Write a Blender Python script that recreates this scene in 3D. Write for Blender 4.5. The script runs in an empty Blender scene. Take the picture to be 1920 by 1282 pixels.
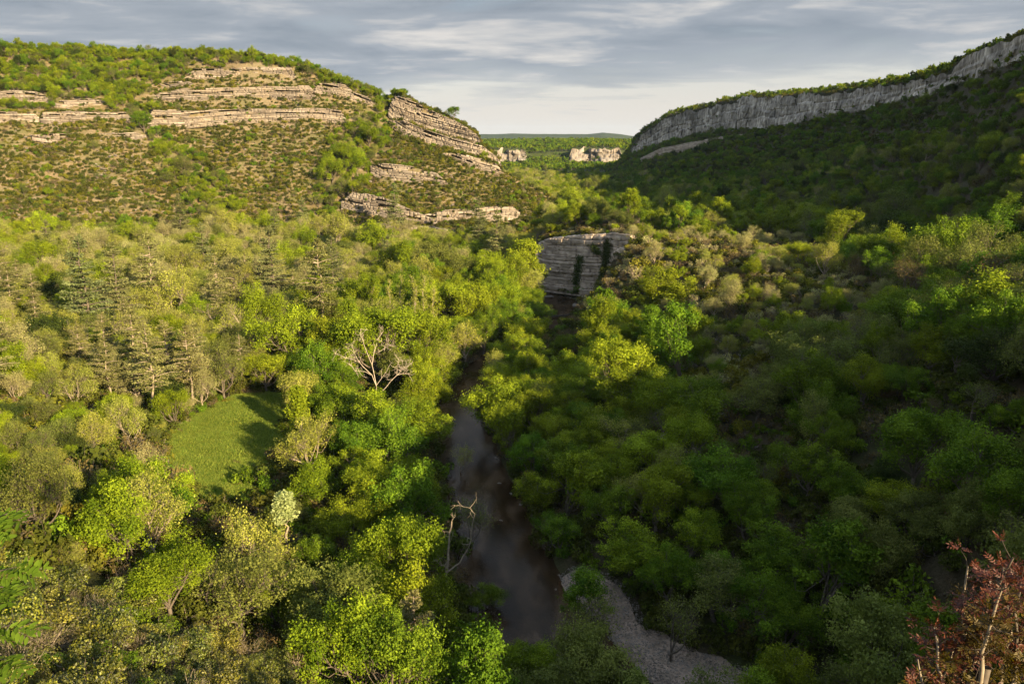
import bpy, math, time
import numpy as np

T0 = time.time()
SC = bpy.context.scene
COL = SC.collection
PI = math.pi
rng = np.random.default_rng(7)

# ------------------------------------------------------------------ camera, light, exposure
F = 1493.0 / 1920.0                       # focal length in picture widths
PITCH = math.atan(383.0 / 1493.0)
CAM_Z = 60.0
cam = bpy.data.cameras.new('camera')
cam.sensor_width = 36.0
cam.lens = 36.0 * F
cam.clip_start = 0.1
cam.clip_end = 30000.0
cam_ob = bpy.data.objects.new('camera', cam)
cam_ob.location = (0, 0, CAM_Z)
cam_ob.rotation_euler = (PI / 2 - PITCH, 0, 0)
COL.objects.link(cam_ob)
SC.camera = cam_ob

SUN_AZ = math.radians(140.0)              # clockwise from the view direction (+y)
SUN_EL = math.radians(18.0)
SUN_DIR = np.array([math.sin(SUN_AZ) * math.cos(SUN_EL), math.cos(SUN_AZ) * math.cos(SUN_EL), math.sin(SUN_EL)])
sun = bpy.data.lights.new('sun', 'SUN')
sun.energy = 5.0
sun.angle = math.radians(0.55)
sun.color = (1.0, 0.77, 0.45)
sun_ob = bpy.data.objects.new('sun', sun)
COL.objects.link(sun_ob)
import mathutils
sun_ob.rotation_euler = mathutils.Vector(SUN_DIR.tolist()).to_track_quat('Z', 'Y').to_euler()

SC.view_settings.view_transform = 'Standard'
SC.view_settings.look = 'None'
SC.view_settings.gamma = 1.0
SC.view_settings.exposure = 1.62
SC.view_settings.use_curve_mapping = False
SC.render.engine = 'CYCLES'
SC.cycles.max_bounces = 5
SC.cycles.diffuse_bounces = 2
SC.cycles.glossy_bounces = 2
SC.cycles.transmission_bounces = 3
SC.cycles.transparent_max_bounces = 8
SC.cycles.volume_bounces = 0
SC.cycles.caustics_reflective = False
SC.cycles.caustics_refractive = False
SC.cycles.use_denoising = True
SC.cycles.sample_clamp_indirect = 4.0


class NT:
    """small node-tree helper"""
    def __init__(self, tree):
        self.t = tree
        self.n = tree.nodes
        self.l = tree.links

    def add(self, kind, **kw):
        n = self.n.new(kind)
        for k, v in kw.items():
            if k.startswith('i_'):
                key = k[2:]
                key = int(key) if key.isdigit() else key
                n.inputs[key].default_value = v
            else:
                setattr(n, k, v)
        return n

    def link(self, a, b):
        self.l.new(a, b)

    def math(self, op, a, b=None, clamp=False):
        n = self.add('ShaderNodeMath', operation=op, use_clamp=clamp)
        for i, v in enumerate((a, b)):
            if v is None:
                continue
            if hasattr(v, 'links'):
                self.link(v, n.inputs[i])
            else:
                n.inputs[i].default_value = v
        return n.outputs[0]

    def mix(self, fac, a, b, blend='MIX'):
        n = self.add('ShaderNodeMix', data_type='RGBA', blend_type=blend)
        for i, v in ((0, fac), (6, a), (7, b)):
            if hasattr(v, 'links'):
                self.link(v, n.inputs[i])
            elif i == 0:
                n.inputs[i].default_value = v
            else:
                n.inputs[i].default_value = (v[0], v[1], v[2], 1)
        return n.outputs[2]

    def ramp(self, fac, stops, interp='LINEAR'):
        n = self.add('ShaderNodeValToRGB')
        n.color_ramp.interpolation = interp
        el = n.color_ramp.elements
        while len(el) < len(stops):
            el.new(0.5)
        for e, (p, c) in zip(el, stops):
            e.position = p
            e.color = (c[0], c[1], c[2], 1) if isinstance(c, (tuple, list)) else (c, c, c, 1)
        self.link(fac, n.inputs[0])
        return n.outputs[0]

    def noise(self, vec, scale, detail=4, rough=0.55, dist=0.0):
        n = self.add('ShaderNodeTexNoise', i_Scale=scale, i_Detail=detail, i_Roughness=rough, i_Distortion=dist)
        if vec is not None:
            self.link(vec, n.inputs['Vector'])
        return n.outputs[0]


# ------------------------------------------------------------------ sky: daylight sky with layered cloud
world = bpy.data.worlds.new('World')
SC.world = world
world.use_nodes = True
W = NT(world.node_tree)
for n in list(W.n):
    W.n.remove(n)
sky = W.add('ShaderNodeTexSky', sky_type='NISHITA')
sky.sun_disc = False
sky.sun_elevation = SUN_EL
sky.sun_rotation = SUN_AZ
sky.altitude = 200
sky.air_density = 1.0
sky.dust_density = 1.4
sky.ozone_density = 1.2
tc = W.add('ShaderNodeTexCoord')
sep = W.add('ShaderNodeSeparateXYZ')
W.link(tc.outputs['Generated'], sep.inputs[0])
X, Y, Z = sep.outputs
zc = W.math('MAXIMUM', W.math('ADD', Z, 0.055), 0.03)
cx = W.math('DIVIDE', X, zc)
cy = W.math('DIVIDE', Y, zc)
comb = W.add('ShaderNodeCombineXYZ')
W.link(cx, comb.inputs[0])
W.link(W.math('MULTIPLY', cy, 1.3), comb.inputs[1])
plane = comb.outputs[0]
comb2 = W.add('ShaderNodeCombineXYZ')       # flattened layers: clouds seen edge-on towards the horizon
W.link(W.math('MULTIPLY', X, 1.6), comb2.inputs[0])
W.link(W.math('MULTIPLY', Z, 9.0), comb2.inputs[1])
W.link(W.math('MULTIPLY', Y, 1.6), comb2.inputs[2])
big = W.noise(comb2.outputs[0], 1.25, 6, 0.50, 0.7)
fine = W.noise(plane, 0.9, 7, 0.58, 0.3)
wisp = W.noise(comb2.outputs[0], 3.6, 5, 0.52, 0.8)
# more cloud higher up and to the left, a clear gap low in the sky and up on the right
cover = W.math('ADD', W.math('MULTIPLY', W.math('SUBTRACT', Z, 0.060), 3.2), W.math('MULTIPLY', X, -0.26))
cover = W.math('MINIMUM', W.math('MAXIMUM', cover, -0.45), 0.13)
cover = W.math('SUBTRACT', cover, W.math('MULTIPLY', W.math('MAXIMUM', W.math('SUBTRACT', Z, 0.25), 0.0), 0.7))
dens = W.math('ADD', W.math('ADD', W.math('MULTIPLY', big, 0.55), W.math('MULTIPLY', fine, 0.30)), W.math('MULTIPLY', wisp, 0.20))
dens = W.math('ADD', W.math('ADD', dens, 0.04), cover)
mask_dark = W.ramp(dens, [(0.475, 0.0), (0.545, 0.6), (0.64, 1.0)])
veil = W.ramp(W.math('ADD', W.math('MULTIPLY', wisp, 0.6), W.math('MULTIPLY', big, 0.5)), [(0.38, 0.25), (0.66, 0.95)])
warm = W.ramp(Z, [(0.0, (5.7, 5.1, 4.6)), (0.07, (4.9, 4.65, 4.45)), (0.16, (4.6, 4.9, 5.2)), (0.35, (4.6, 5.5, 6.6)), (0.7, (6.0, 7.2, 8.8))])
base = W.mix(W.math('MAXIMUM', W.math('MULTIPLY', veil, 0.8), W.math('SUBTRACT', 1.0, W.math('MULTIPLY', W.math('MAXIMUM', Z, 0.0), 3.5))), sky.outputs[0], warm)
inner = W.ramp(W.math('ADD', W.math('MULTIPLY', fine, 0.55), W.math('MULTIPLY', wisp, 0.5)),
               [(0.38, (1.75, 2.05, 2.45)), (0.54, (2.55, 2.8, 3.15)), (0.68, (4.8, 4.65, 4.45))])
lit_top = W.ramp(Z, [(0.20, (0.25, 0.25, 0.25)), (0.70, (0.55, 0.55, 0.55))])
inner = W.mix(1.0, inner, W.mix(1.0, lit_top, (4.0, 4.0, 4.0), 'MULTIPLY'), 'MULTIPLY')
col = W.mix(mask_dark, base, inner)
bg = W.add('ShaderNodeBackground', i_Strength=0.050)
W.link(col, bg.inputs[0])
wo = W.add('ShaderNodeOutputWorld')
W.link(bg.outputs[0], wo.inputs[0])


# ------------------------------------------------------------------ numbers: noise, rays, ground height
def h2(ix, iy, seed):
    n = (ix.astype(np.int64) * 374761393 + iy.astype(np.int64) * 668265263 + seed * 1274126177) & 0xFFFFFFFF
    n = ((n ^ (n >> 13)) * 1274126177) & 0xFFFFFFFF
    n = n ^ (n >> 16)
    return (n & 0xFFFFFF) / float(0xFFFFFF)


def vnoise(x, y, seed=0):
    x = np.asarray(x, float)
    y = np.asarray(y, float)
    ix = np.floor(x)
    iy = np.floor(y)
    fx = x - ix
    fy = y - iy
    fx = fx * fx * (3 - 2 * fx)
    fy = fy * fy * (3 - 2 * fy)
    a = h2(ix, iy, seed)
    b = h2(ix + 1, iy, seed)
    c = h2(ix, iy + 1, seed)
    d = h2(ix + 1, iy + 1, seed)
    return (a * (1 - fx) + b * fx) * (1 - fy) + (c * (1 - fx) + d * fx) * fy


def fbm(x, y, scale, oct=4, seed=0):
    v = 0
    a = 0.5
    s = 1.0 / scale
    for k in range(oct):
        v = v + a * (vnoise(x * s + 17.3 * k, y * s - 9.1 * k, seed + k) - 0.5)
        a *= 0.5
        s *= 2.03
    return v * 2


CP, SP = math.cos(PITCH), math.sin(PITCH)


def ray(u, v):
    """world direction of the view line through picture point (u, v) of the 1920 px wide photograph"""
    xc = (np.asarray(u, float) - 960.0) / 1493.0
    yc = (641.0 - np.asarray(v, float)) / 1493.0
    return xc, CP + yc * SP, -SP + yc * CP


def on_plane(u, v, z):
    dx, dy, dz = ray(u, v)
    t = (z - CAM_Z) / dz
    return np.array([dx * t, dy * t, np.zeros_like(t) + z]).T


def az_r(u, v, r):
    """azimuth and world point at horizontal range r along the view line"""
    dx, dy, dz = ray(u, v)
    h = np.hypot(dx, dy)
    return np.arctan2(dx, dy), CAM_Z + r * dz / h


def project(p):
    p = np.atleast_2d(p)
    x = p[:, 0]
    y = p[:, 1]
    z = p[:, 2] - CAM_Z
    dep = y * CP - z * SP
    up = y * SP + z * CP
    dep = np.where(dep < 0.1, 0.1, dep)
    return 960 + 1493 * x / dep, 641 - 1493 * up / dep, dep


def smooth(e0, e1, x):
    t = np.clip((x - e0) / (e1 - e0), 0, 1)
    return t * t * (3 - 2 * t)


# river centre line: picture points on the water (z = 0) with half-widths in metres
_rv = [(1500, 1330, 7), (1250, 1290, 7.0), (1090, 1235, 8.0), (985, 1150, 8.4), (950, 1050, 7.8), (915, 950, 6.6), (885, 880, 6.6), (862, 810, 6.2), (862, 745, 5.4),
       (905, 690, 5.0), (960, 655, 5.0), (1010, 628, 5.0), (1045, 600, 6.5), (1055, 572, 7.5), (1020, 553, 8), (950, 538, 9), (900, 524, 9), (830, 512, 8)]
RIV = np.array([[*on_plane(u, v, 0.0)[:2], w] for u, v, w in _rv])


def _chaikin(P, n=3):
    for _ in range(n):
        Q = np.empty((2 * len(P) - 2, P.shape[1]))
        Q[0::2] = P[:-1] * 0.75 + P[1:] * 0.25
        Q[1::2] = P[:-1] * 0.25 + P[1:] * 0.75
        P = np.vstack([P[:1], Q, P[-1:]])
    return P


RIV = _chaikin(RIV, 2)
RIV[:, 2] *= np.where(RIV[:, 1] < 200, 0.80, 1.0)


def river_dist(x, y):
    """distance beyond the water's edge (negative in the water)"""
    best = np.full(np.shape(x), 1e9)
    for i in range(len(RIV) - 1):
        ax, ay, aw = RIV[i]
        bx, by, bw = RIV[i + 1]
        dx, dy = bx - ax, by - ay
        t = np.clip(((x - ax) * dx + (y - ay) * dy) / (dx * dx + dy * dy), 0, 1)
        d = np.hypot(x - ax - t * dx, y - ay - t * dy) - (aw + (bw - aw) * t)
        best = np.minimum(best, d)
    return best


# ground points: either (u, v, z) on the view line at height z, or ('w', x, y, z)
_g = [
    # flood plain on the left and the meadow
    (420, 800, 3), (520, 740, 3), (330, 900, 3.5), (400, 960, 5), (300, 800, 4), (200, 700, 6), (60, 640, 7), (0, 560, 8), (200, 560, 6), (400, 600, 4), (600, 700, 3),
    (700, 800, 2), (650, 900, 2.5), (700, 1000, 2), (600, 600, 4), (700, 560, 3.5), (800, 600, 2.5), (500, 500, 6), (250, 500, 8), (0, 500, 10), (800, 500, 5), (920, 600, 2),
    (-300, 560, 12), (-300, 650, 14), (-300, 800, 22), (-300, 1000, 32),
    (100, 800, 9), (0, 850, 14), (150, 900, 12), (60, 1000, 24), (250, 1050, 14),
    # the viewpoint's own slope
    ('w', 0, 0, 40), ('w', -6, 5, 40), ('w', 8, 4, 38), ('w', -7, -5, 39), ('w', 7, -7, 37), ('w', 0, 12, 35.5), ('w', -14, 14, 38), ('w', 14, 13, 34), ('w', -24, 24, 35.5), ('w', -10, 26, 28.5),
    ('w', 6, 25, 22), ('w', 25, 25, 26), ('w', -34, 40, 29.5), ('w', -15, 42, 19), ('w', 2, 42, 12), ('w', 22, 42, 15), ('w', 42, 42, 25), ('w', -40, 58, 25), ('w', -22, 60, 13), ('w', -2, 60, 7), ('w', 12, 60, 5),
    ('w', 35, 60, 17), ('w', 55, 60, 29), ('w', -45, 78, 16), ('w', -25, 80, 6), ('w', -60, 20, 36), ('w', -28, 4, 38), ('w', 30, -2, 32), ('w', 16, -22, 30), ('w', 0, -30, 36), ('w', -60, -30, 36), ('w', 0, -200, 36),
    ('w', -300, -200, 30), ('w', 300, -200, 40), ('w', 0, -600, 30), ('w', -80, 40, 36), ('w', -110, 60, 34), ('w', -95, 90, 26), ('w', -70, 90, 17),
    # right bank
    ('w', 40, 82, 6), ('w', 60, 88, 16), ('w', 80, 80, 30), ('w', 26, 90, 1.2),
    (1200, 1150, 1), (1100, 1000, 3.0), (1300, 1050, 5), (1500, 1000, 9), (1700, 950, 15), (1900, 900, 22),
    (1050, 850, 4), (1200, 850, 9), (1400, 850, 12), (1600, 800, 17), (1800, 750, 24), (1950, 700, 30),
    (1000, 720, 3), (1120, 700, 6), (1250, 680, 12), (1380, 690, 14), (1500, 680, 17), (1650, 660, 21), (1800, 640, 27), (1950, 600, 32),
    # hillock above the rock wall and the side valley behind it
    (1150, 620, 6), (1200, 570, 12), (1200, 500, 20), (1300, 560, 18), (1300, 480, 23), (1180, 448, 25), (1400, 600, 18), (1450, 520, 23), (1560, 560, 22), (1650, 600, 22), (1400, 475, 24),
    ('w', 75, 345, 22), ('w', 110, 300, 21), ('w', 130, 250, 19), ('w', 55, 370, 17), ('w', 90, 385, 20), ('w', 125, 365, 20), ('w', 160, 340, 20), ('w', 165, 300, 19), ('w', 185, 250, 27), ('w', 150, 200, 25), ('w', 185, 200, 35),
    ('w', 30, 420, 7), ('w', 90, 470, 11), ('w', 60, 560, 8), ('w', 120, 560, 12), ('w', 80, 700, 9), ('w', 160, 480, 16), ('w', 230, 300, 38), ('w', 0, 440, 7), ('w', -60, 400, 8), ('w', -150, 400, 9),
    ('w', -250, 380, 14), ('w', -60, 340, 5), ('w', -20, 320, 3), ('w', 30, 330, 3), ('w', 0, 370, 5), ('w', 60, 1000, 10), ('w', 0, 1300, 14), ('w', 140, 1300, 14), ('w', -300, 900, 30),
    ('w', 300, 900, 30), ('w', 250, 150, 34), ('w', 260, 60, 40), ('w', -300, 200, 22), ('w', -350, 60, 25), ('w', 0, 2000, 25), ('w', 900, 1500, 30), ('w', -900, 1500, 30), ('w', -600, 400, 20), ('w', 500, 200, 30),
]
_P = np.array([list(q[1:]) if q[0] == 'w' else list(on_plane(q[0], q[1], q[2])) for q in _g], float)


def _rbf_fit(P, smooth_=1.0):
    d = np.hypot(P[:, None, 0] - P[None, :, 0], P[:, None, 1] - P[None, :, 1])
    n = len(P)
    A = np.zeros((n + 3, n + 3))
    A[:n, :n] = -d - np.eye(n) * smooth_ * -1
    A[:n, n] = 1
    A[:n, n + 1:] = P[:, :2] / 100
    A[n:, :n] = A[:n, n:].T
    b = np.zeros(n + 3)
    b[:n] = P[:, 2]
    return np.linalg.solve(A, b)


_W = _rbf_fit(_P, 0.0)


def h_slow(x, y):
    z = _W[-3] + _W[-2] * x / 100 + _W[-1] * y / 100
    for i in range(len(_P)):
        z = z - _W[i] * np.sqrt((x - _P[i, 0]) ** 2 + (y - _P[i, 1]) ** 2 + 9.0)
    return z


def make_grid(fn, x0, x1, y0, y1, st):
    gx = np.arange(x0, x1 + st, st)
    gy = np.arange(y0, y1 + st, st)
    A, B = np.meshgrid(gx, gy)
    G = fn(A, B)

    def look(x, y):
        fx = np.clip((x - x0) / st, 0, len(gx) - 1.001)
        fy = np.clip((y - y0) / st, 0, len(gy) - 1.001)
        ix = fx.astype(int)
        iy = fy.astype(int)
        fx = fx - ix
        fy = fy - iy
        return (G[iy, ix] * (1 - fx) + G[iy, ix + 1] * fx) * (1 - fy) + (G[iy + 1, ix] * (1 - fx) + G[iy + 1, ix + 1] * fx) * fy
    return look


_near = make_grid(h_slow, -130, 260, -40, 460, 2.5)
_wide = make_grid(h_slow, -1000, 1000, -1000, 1200, 12.0)
_rdg = make_grid(river_dist, -140, 160, 40, 460, 1.0)


def h_base(x, y):
    k = np.minimum(np.minimum(x + 130, 260 - x), np.minimum(y + 40, 460 - y))
    f = np.clip(k / 10, 0, 1)
    return _near(x, y) * f + _wide(x, y) * (1 - f)


def polar(cols, th):
    """cols: rows (theta, values...) -> values interpolated at th"""
    cols = np.asarray(cols)
    return [np.interp(th, cols[:, 0], cols[:, k]) for k in range(1, cols.shape[1])]


# left hill: u, foot range, foot z, crest range, crest v, back slope
_A = []
for u, rf, zf, rc, vc, back in [(-900, 460, 16, 600, 60, 0.02), (-300, 440, 14, 610, 88, 0.02), (0, 432, 9, 590, 97, 0.02), (200, 430, 8, 585, 104, 0.02), (400, 430, 7, 570, 108, 0.02),
                                (480, 428, 7, 562, 112, 0.03), (560, 424, 7, 552, 128, 0.05), (640, 418, 7, 542, 154, 0.12), (700, 415, 7, 536, 176, 0.25), (740, 412, 7, 530, 200, 0.4), (830, 408, 7, 520, 240, 0.6),
                                (890, 404, 7, 512, 278, 0.6), (930, 402, 7, 505, 316, 0.6), (1000, 400, 7, 494, 352, 0.5), (1045, 400, 7, 484, 376, 0.5), (1080, 398, 7, 470, 420, 0.3), (1120, 398, 4, 450, 470, 0.2)]:
    th, zc_ = az_r(u, vc, rc)
    _A.append((th, rf, zf, rc, zc_, back))
# right hill: u, foot range, foot z, cliff range, cliff base v, cliff top v, back slope
_B = []
for u, rf, zf, rc, vb, vt in [(1050, 700, 8, 900, 370, 370), (1110, 640, 8, 900, 352, 352), (1150, 600, 9, 900, 322, 322), (1180, 570, 9, 890, 292, 288), (1190, 560, 9, 885, 285, 264), (1250, 520, 11, 840, 266, 224),
                              (1320, 470, 12, 780, 250, 207), (1400, 440, 13, 715, 243, 187), (1480, 415, 14, 650, 236, 175), (1560, 385, 15, 590, 217, 171), (1640, 350, 17, 530, 203, 158),
                              (1700, 325, 19, 480, 187, 152), (1760, 300, 22, 440, 170, 131), (1800, 285, 24, 410, 152, 118), (1860, 262, 27, 372, 135, 96), (1920, 245, 30, 340, 112, 70), (1980, 230, 30, 330, 100, 60),
                              (2100, 215, 30, 320, 150, 120), (2400, 200, 30, 300, 240, 225)]:
    th, zb = az_r(u, vb, rc)
    _, zt = az_r(u, vt, rc)
    _B.append((th, rf, zf, rc, zb, zt))
_th_end = max(b[0] for b in _B)
# hills that stand beside and behind the viewpoint, outside the picture: they keep the right of the valley in shade
_S = [(-400, -60), (-60, -40), (0, -30), (20, -18), (42, -3), (60, 7), (71, 10), (102, 13), (129, 14), (160, 18), (192, 22), (206, 22), (236, 24), (262, 33), (288, 46), (330, 52), (353, 55), (400, 48), (480, 50), (700, 50), (900, 30)]
_C = []
for u, vf, vb, vt, vc in [(-600, 330, 300, 288, 266), (860, 330, 302, 288, 268), (905, 335, 303, 283, 269), (960, 338, 304, 281, 268), (990, 338, 300, 288, 268), (1060, 340, 302, 284, 267), (1110, 340, 303, 280, 268), (1165, 335, 301, 281, 270),
                          (1200, 330, 302, 290, 269), (2400, 330, 300, 288, 266)]:
    th, zf = az_r(u, vf, 1150)
    _, zb = az_r(u, vb, 1400)
    _, zt = az_r(u, vt, 1410)
    _, zc_ = az_r(u, vc, 1900)
    _C.append((th, zf, zb, zt, zc_))
_D = []
for u, vc in [(-600, 250), (860, 257), (900, 251.5), (960, 249), (1000, 250), (1060, 250), (1100, 249), (1130, 245.5), (1160, 248), (1185, 252), (1230, 256), (2400, 250)]:
    th, z9 = az_r(u, vc, 7000)
    _D.append((th, z9))

def inside(poly, x, y):
    c = np.zeros(np.shape(x), bool)
    n = len(poly)
    for i in range(n):
        x1, y1 = poly[i]
        x2, y2 = poly[(i + 1) % n]
        m = ((y1 > y) != (y2 > y)) & (x < (x2 - x1) * (y - y1) / (y2 - y1 + 1e-12) + x1)
        c ^= m
    return c



MEADOW_UV = [(300, 905), (296, 850), (330, 800), (385, 765), (440, 738), (500, 728), (548, 735), (545, 775), (520, 830), (500, 880), (470, 930), (430, 960), (388, 975), (330, 945)]
MEADOW = np.array([on_plane(u, v, 4.0)[:2] for u, v in MEADOW_UV])
GRAVEL_UV = [(1046, 1075), (1075, 1068), (1120, 1085), (1165, 1115), (1190, 1140), (1215, 1175), (1270, 1215), (1350, 1235), (1440, 1262), (1540, 1300), (1480, 1340), (1300, 1300), (1230, 1290), (1180, 1240), (1120, 1170), (1070, 1120)]
GRAVEL = np.array([on_plane(u, v, 0.3)[:2] for u, v in GRAVEL_UV])
WALLS = []      # filled below: (theta array, range array, top z array, depth)


def H(x, y, walls=True, detail=True, comp=False):
    x = np.asarray(x, float)
    y = np.asarray(y, float)
    r = np.hypot(x, y)
    th = np.arctan2(x, y)
    z = h_base(x, y)
    z = np.where(r > 900, z + (14 - z) * smooth(900, 1150, r), z)
    near = (np.clip(1 - r / 12.0, 0, 1)) * 0
    z = z + near
    wob = fbm(x, y, 60, 3, 5)
    # left hill
    rf, zf, rc, zc_, bk = polar(_A, th)
    rr = r + wob * 16
    t = (rr - rf) / (rc - rf)
    gully = np.abs(fbm(x, y * 0.35, 46, 3, 11)) * 9
    a = zf + (zc_ - zf) * (np.clip(t, 0, 1) * 0.80 + 0.20 * np.clip(t, 0, 1) ** 2) - gully * np.clip(t * 2.5, 0, 1) * np.clip((1 - t) * 3, 0, 1)
    a = np.where(t > 1, zc_ - (rr - rc) * bk, a)
    a = np.where(t < 0, zf + t * 60, a)
    a = np.where((th > _A[-1][0]) | (th < -1.5), -50, a)
    # right hill
    rf, zf, rc, zb, zt = polar(_B, th)
    rr = r + wob * 10 * (1 - smooth(0.70, 0.95, (r - rf) / (rc - rf)))
    t = (rr - rf) / (rc - rf)
    tt = np.clip(t, 0, 1)
    b = zf + (zb - zf) * (tt * 0.72 + 0.28 * tt ** 2) - np.abs(fbm(x, y, 50, 3, 23)) * 7 * np.clip(tt * 3, 0, 1) * np.clip((1 - t) * 4, 0, 1)
    b = np.where(t > 1, zb + np.clip(rr - rc - 9, 0, 4) / 4 * (zt - zb) + np.clip(rr - rc - 6, 0, 60) * 0.03 - np.clip(rr - rc - 120, 0, None) * 0.12, b)
    b = np.where(t < 0, zf + t * 50, b)
    b = np.where((th < _B[0][0]) | (th > _th_end), -50, b)
    # shading hills outside the frame
    al = x * math.sin(SUN_AZ) + y * math.cos(SUN_AZ)
    w = x * -math.cos(SUN_AZ) + y * math.sin(SUN_AZ)
    Tw = np.interp(w, [q[0] for q in _S], [q[1] for q in _S])
    crest_a = 80.0
    ztop = Tw + (crest_a + 109) * math.tan(SUN_EL)
    s = ztop - np.abs(al - crest_a) * 0.75 + fbm(x, y, 40, 3, 41) * 3
    s = np.where(al > crest_a, ztop - (al - crest_a) * 0.12, s)
    s = np.where((np.abs(th) < 0.70) & (r > 16) & (y > 0), -50, s)
    s = np.where((np.abs(th) >= 0.70) & (y > 0), s - (1 - smooth(0.70, 0.86, np.abs(th))) * 160, s)
    # far plateau and farthest hills
    zf, zb, zt, zc_ = polar(_C, th)
    c = np.where(r < 1150, -50, np.where(r < 1400, zf + (zb - zf) * ((r - 1150) / 250) ** 1.2, 0))
    c = np.where(r >= 1400, zb + (zt - zb) * np.clip((r - 1416) / 6, 0, 1), c)
    c = np.where(r >= 1422, zt + (zc_ - zt) * np.clip((r - 1410) / 490, 0, 1) + 8 * fbm(x, y, 200, 3, 31) * np.clip((r - 1410) / 300, 0, 1), c)
    c = np.where(r > 2200, zc_ - (r - 2200) * 0.05, c)
    (zd,) = polar(_D, th)
    d = np.where(r < 5200, -400, zd - np.abs(r - 7000) * 0.055 + 30 * fbm(x, y, 900, 3, 33))
    d = np.where(r > 9500, -400, d)
    d = np.where((r > 2200), np.maximum(d, -60), d)
    stack = np.stack([z, a, b, s, c, d])
    k = np.argmax(stack, axis=0)
    z = np.max(stack, axis=0)
    # soften where hill meets plain
    if detail:
        far = np.clip(r / 60, 0.3, 8)
        hill = np.isin(k, (1, 2)).astype(float)
        flat_ = 1 - 0.85 * (inside(MEADOW, x, y) | inside(GRAVEL, x, y))
        z = z + flat_ * fbm(x, y, 22, 4, 51) * (0.9 + hill * 1.0) * np.clip(r / 30, 0.1, 1) + flat_ * fbm(x, y, 4.5, 3, 57) * (0.35 + 0.25 * hill)
        # thin rock steps on the left hillside
        q = z / 2.6 + 1.1 * fbm(x, y, 45, 3, 61)
        fr = q - np.floor(q)
        step = (smooth(0.0, 0.30, fr) - fr) * 2.3
        z = z + step * (k == 1) * 0.45 * smooth(-0.05, 0.35, fbm(x, y, 26, 3, 67)) * smooth(0.0, 0.12, (r - 420) / 200)
    # river channel with banks
    m = (r < 460) & (th > -1) & (th < 1)
    if np.any(m):
        rd = np.full(x.shape, 1e9)
        xm, ym = x[m], y[m]
        rdm = np.where((xm > -139) & (xm < 159) & (ym > 41) & (ym < 459), _rdg(xm, ym), 99.0)
        rd[m] = rdm
        wavy = rd + fbm(x, y, 9, 3, 71) * 2.2
        bank = np.where(wavy < 0, -0.25 + np.clip(wavy, -3, 0) * 0.22 + 0.10 * fbm(x, y, 2.0, 2, 73), -0.25 + wavy * 0.45 + 1.5 * np.clip(wavy - 5, 0, None))
        z = np.where(rd < 30, np.minimum(z, np.maximum(bank, -0.9)), z)
    if walls:
        for (wt, wr, wz, dep, gap_, sl_) in WALLS:
            rb = np.interp(th, wt, wr, left=1e9, right=1e9)
            zt = np.interp(th, wt, wz)
            edge = np.minimum(th - wt[0], wt[-1] - th) * np.clip(rb, 0, 3000)
            inn = (r > rb + np.interp(th, wt, gap_)) & (r < rb + dep) & (th > wt[0]) & (th < wt[-1])
            up = zt + (r - rb) * sl_ - 0.35 - np.clip(2.5 - edge, 0, 2.5) * 1.2
            z = np.where(inn, np.maximum(z, up), z)
    if comp:
        return z, k
    return z


def hit(u, v, off=0.0, walls=True, rmax=2500.0):
    """first point where the view lines meet ground height + off; arrays"""
    u = np.atleast_1d(np.asarray(u, float))
    v = np.atleast_1d(np.asarray(v, float))
    dx, dy, dz = ray(u, v)
    h = np.hypot(dx, dy)
    dx, dy, dz = dx / h, dy / h, dz / h
    off = np.zeros_like(u) + off
    r = np.full(u.shape, 12.0)
    done = np.zeros(u.shape, bool)
    prev = r.copy()
    for _ in range(460):
        z = H(dx * r, dy * r, walls, False) + off
        below = (CAM_Z + dz * r) <= z
        newly = below & ~done
        done |= newly
        if done.all() or r.min() > rmax:
            break
        prev = np.where(done, prev, r)
        r = np.where(done, r, r * 1.012 + 0.15)
        r = np.minimum(r, rmax)
        if np.all(done | (r >= rmax)):
            break
    lo, hi = prev, r
    for _ in range(9):
        mid = (lo + hi) / 2
        z = H(dx * mid, dy * mid, walls, False) + off
        bel = (CAM_Z + dz * mid) <= z
        hi = np.where(bel, mid, hi)
        lo = np.where(bel, lo, mid)
    return np.array([dx * hi, dy * hi, CAM_Z + dz * hi]).T, done


# ------------------------------------------------------------------ mesh helpers
def new_mesh(name, V, Fa, mats=(), smooth_=False, tint=None, uv=None, mat_idx=None):
    """V (n,3); Fa list of arrays of equal-size faces, e.g. [(m,4) quads, (k,3) tris]"""
    me = bpy.data.meshes.new(name)
    V = np.ascontiguousarray(V, dtype=np.float32)
    if isinstance(Fa, np.ndarray):
        Fa = [Fa]
    Fa = [np.asarray(f, dtype=np.int32) for f in Fa if len(f)]
    me.vertices.add(len(V))
    me.vertices.foreach_set('co', V.ravel())
    loops = np.concatenate([f.ravel() for f in Fa])
    sizes = np.concatenate([np.full(len(f), f.shape[1], dtype=np.int32) for f in Fa])
    starts = np.concatenate([[0], np.cumsum(sizes)[:-1]]).astype(np.int32)
    me.loops.add(len(loops))
    me.loops.foreach_set('vertex_index', loops)
    me.polygons.add(len(sizes))
    me.polygons.foreach_set('loop_start', starts)
    me.polygons.foreach_set('use_smooth', np.full(len(sizes), smooth_, dtype=bool))
    for m in mats:
        me.materials.append(m)
    if mat_idx is not None:
        me.polygons.foreach_set('material_index', np.asarray(mat_idx, dtype=np.int32))
    if tint is not None:
        at = me.attributes.new('tint', 'FLOAT', 'POINT')
        at.data.foreach_set('value', np.asarray(tint, dtype=np.float32))
    me.update()
    me.validate(verbose=False)
    return me


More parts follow.
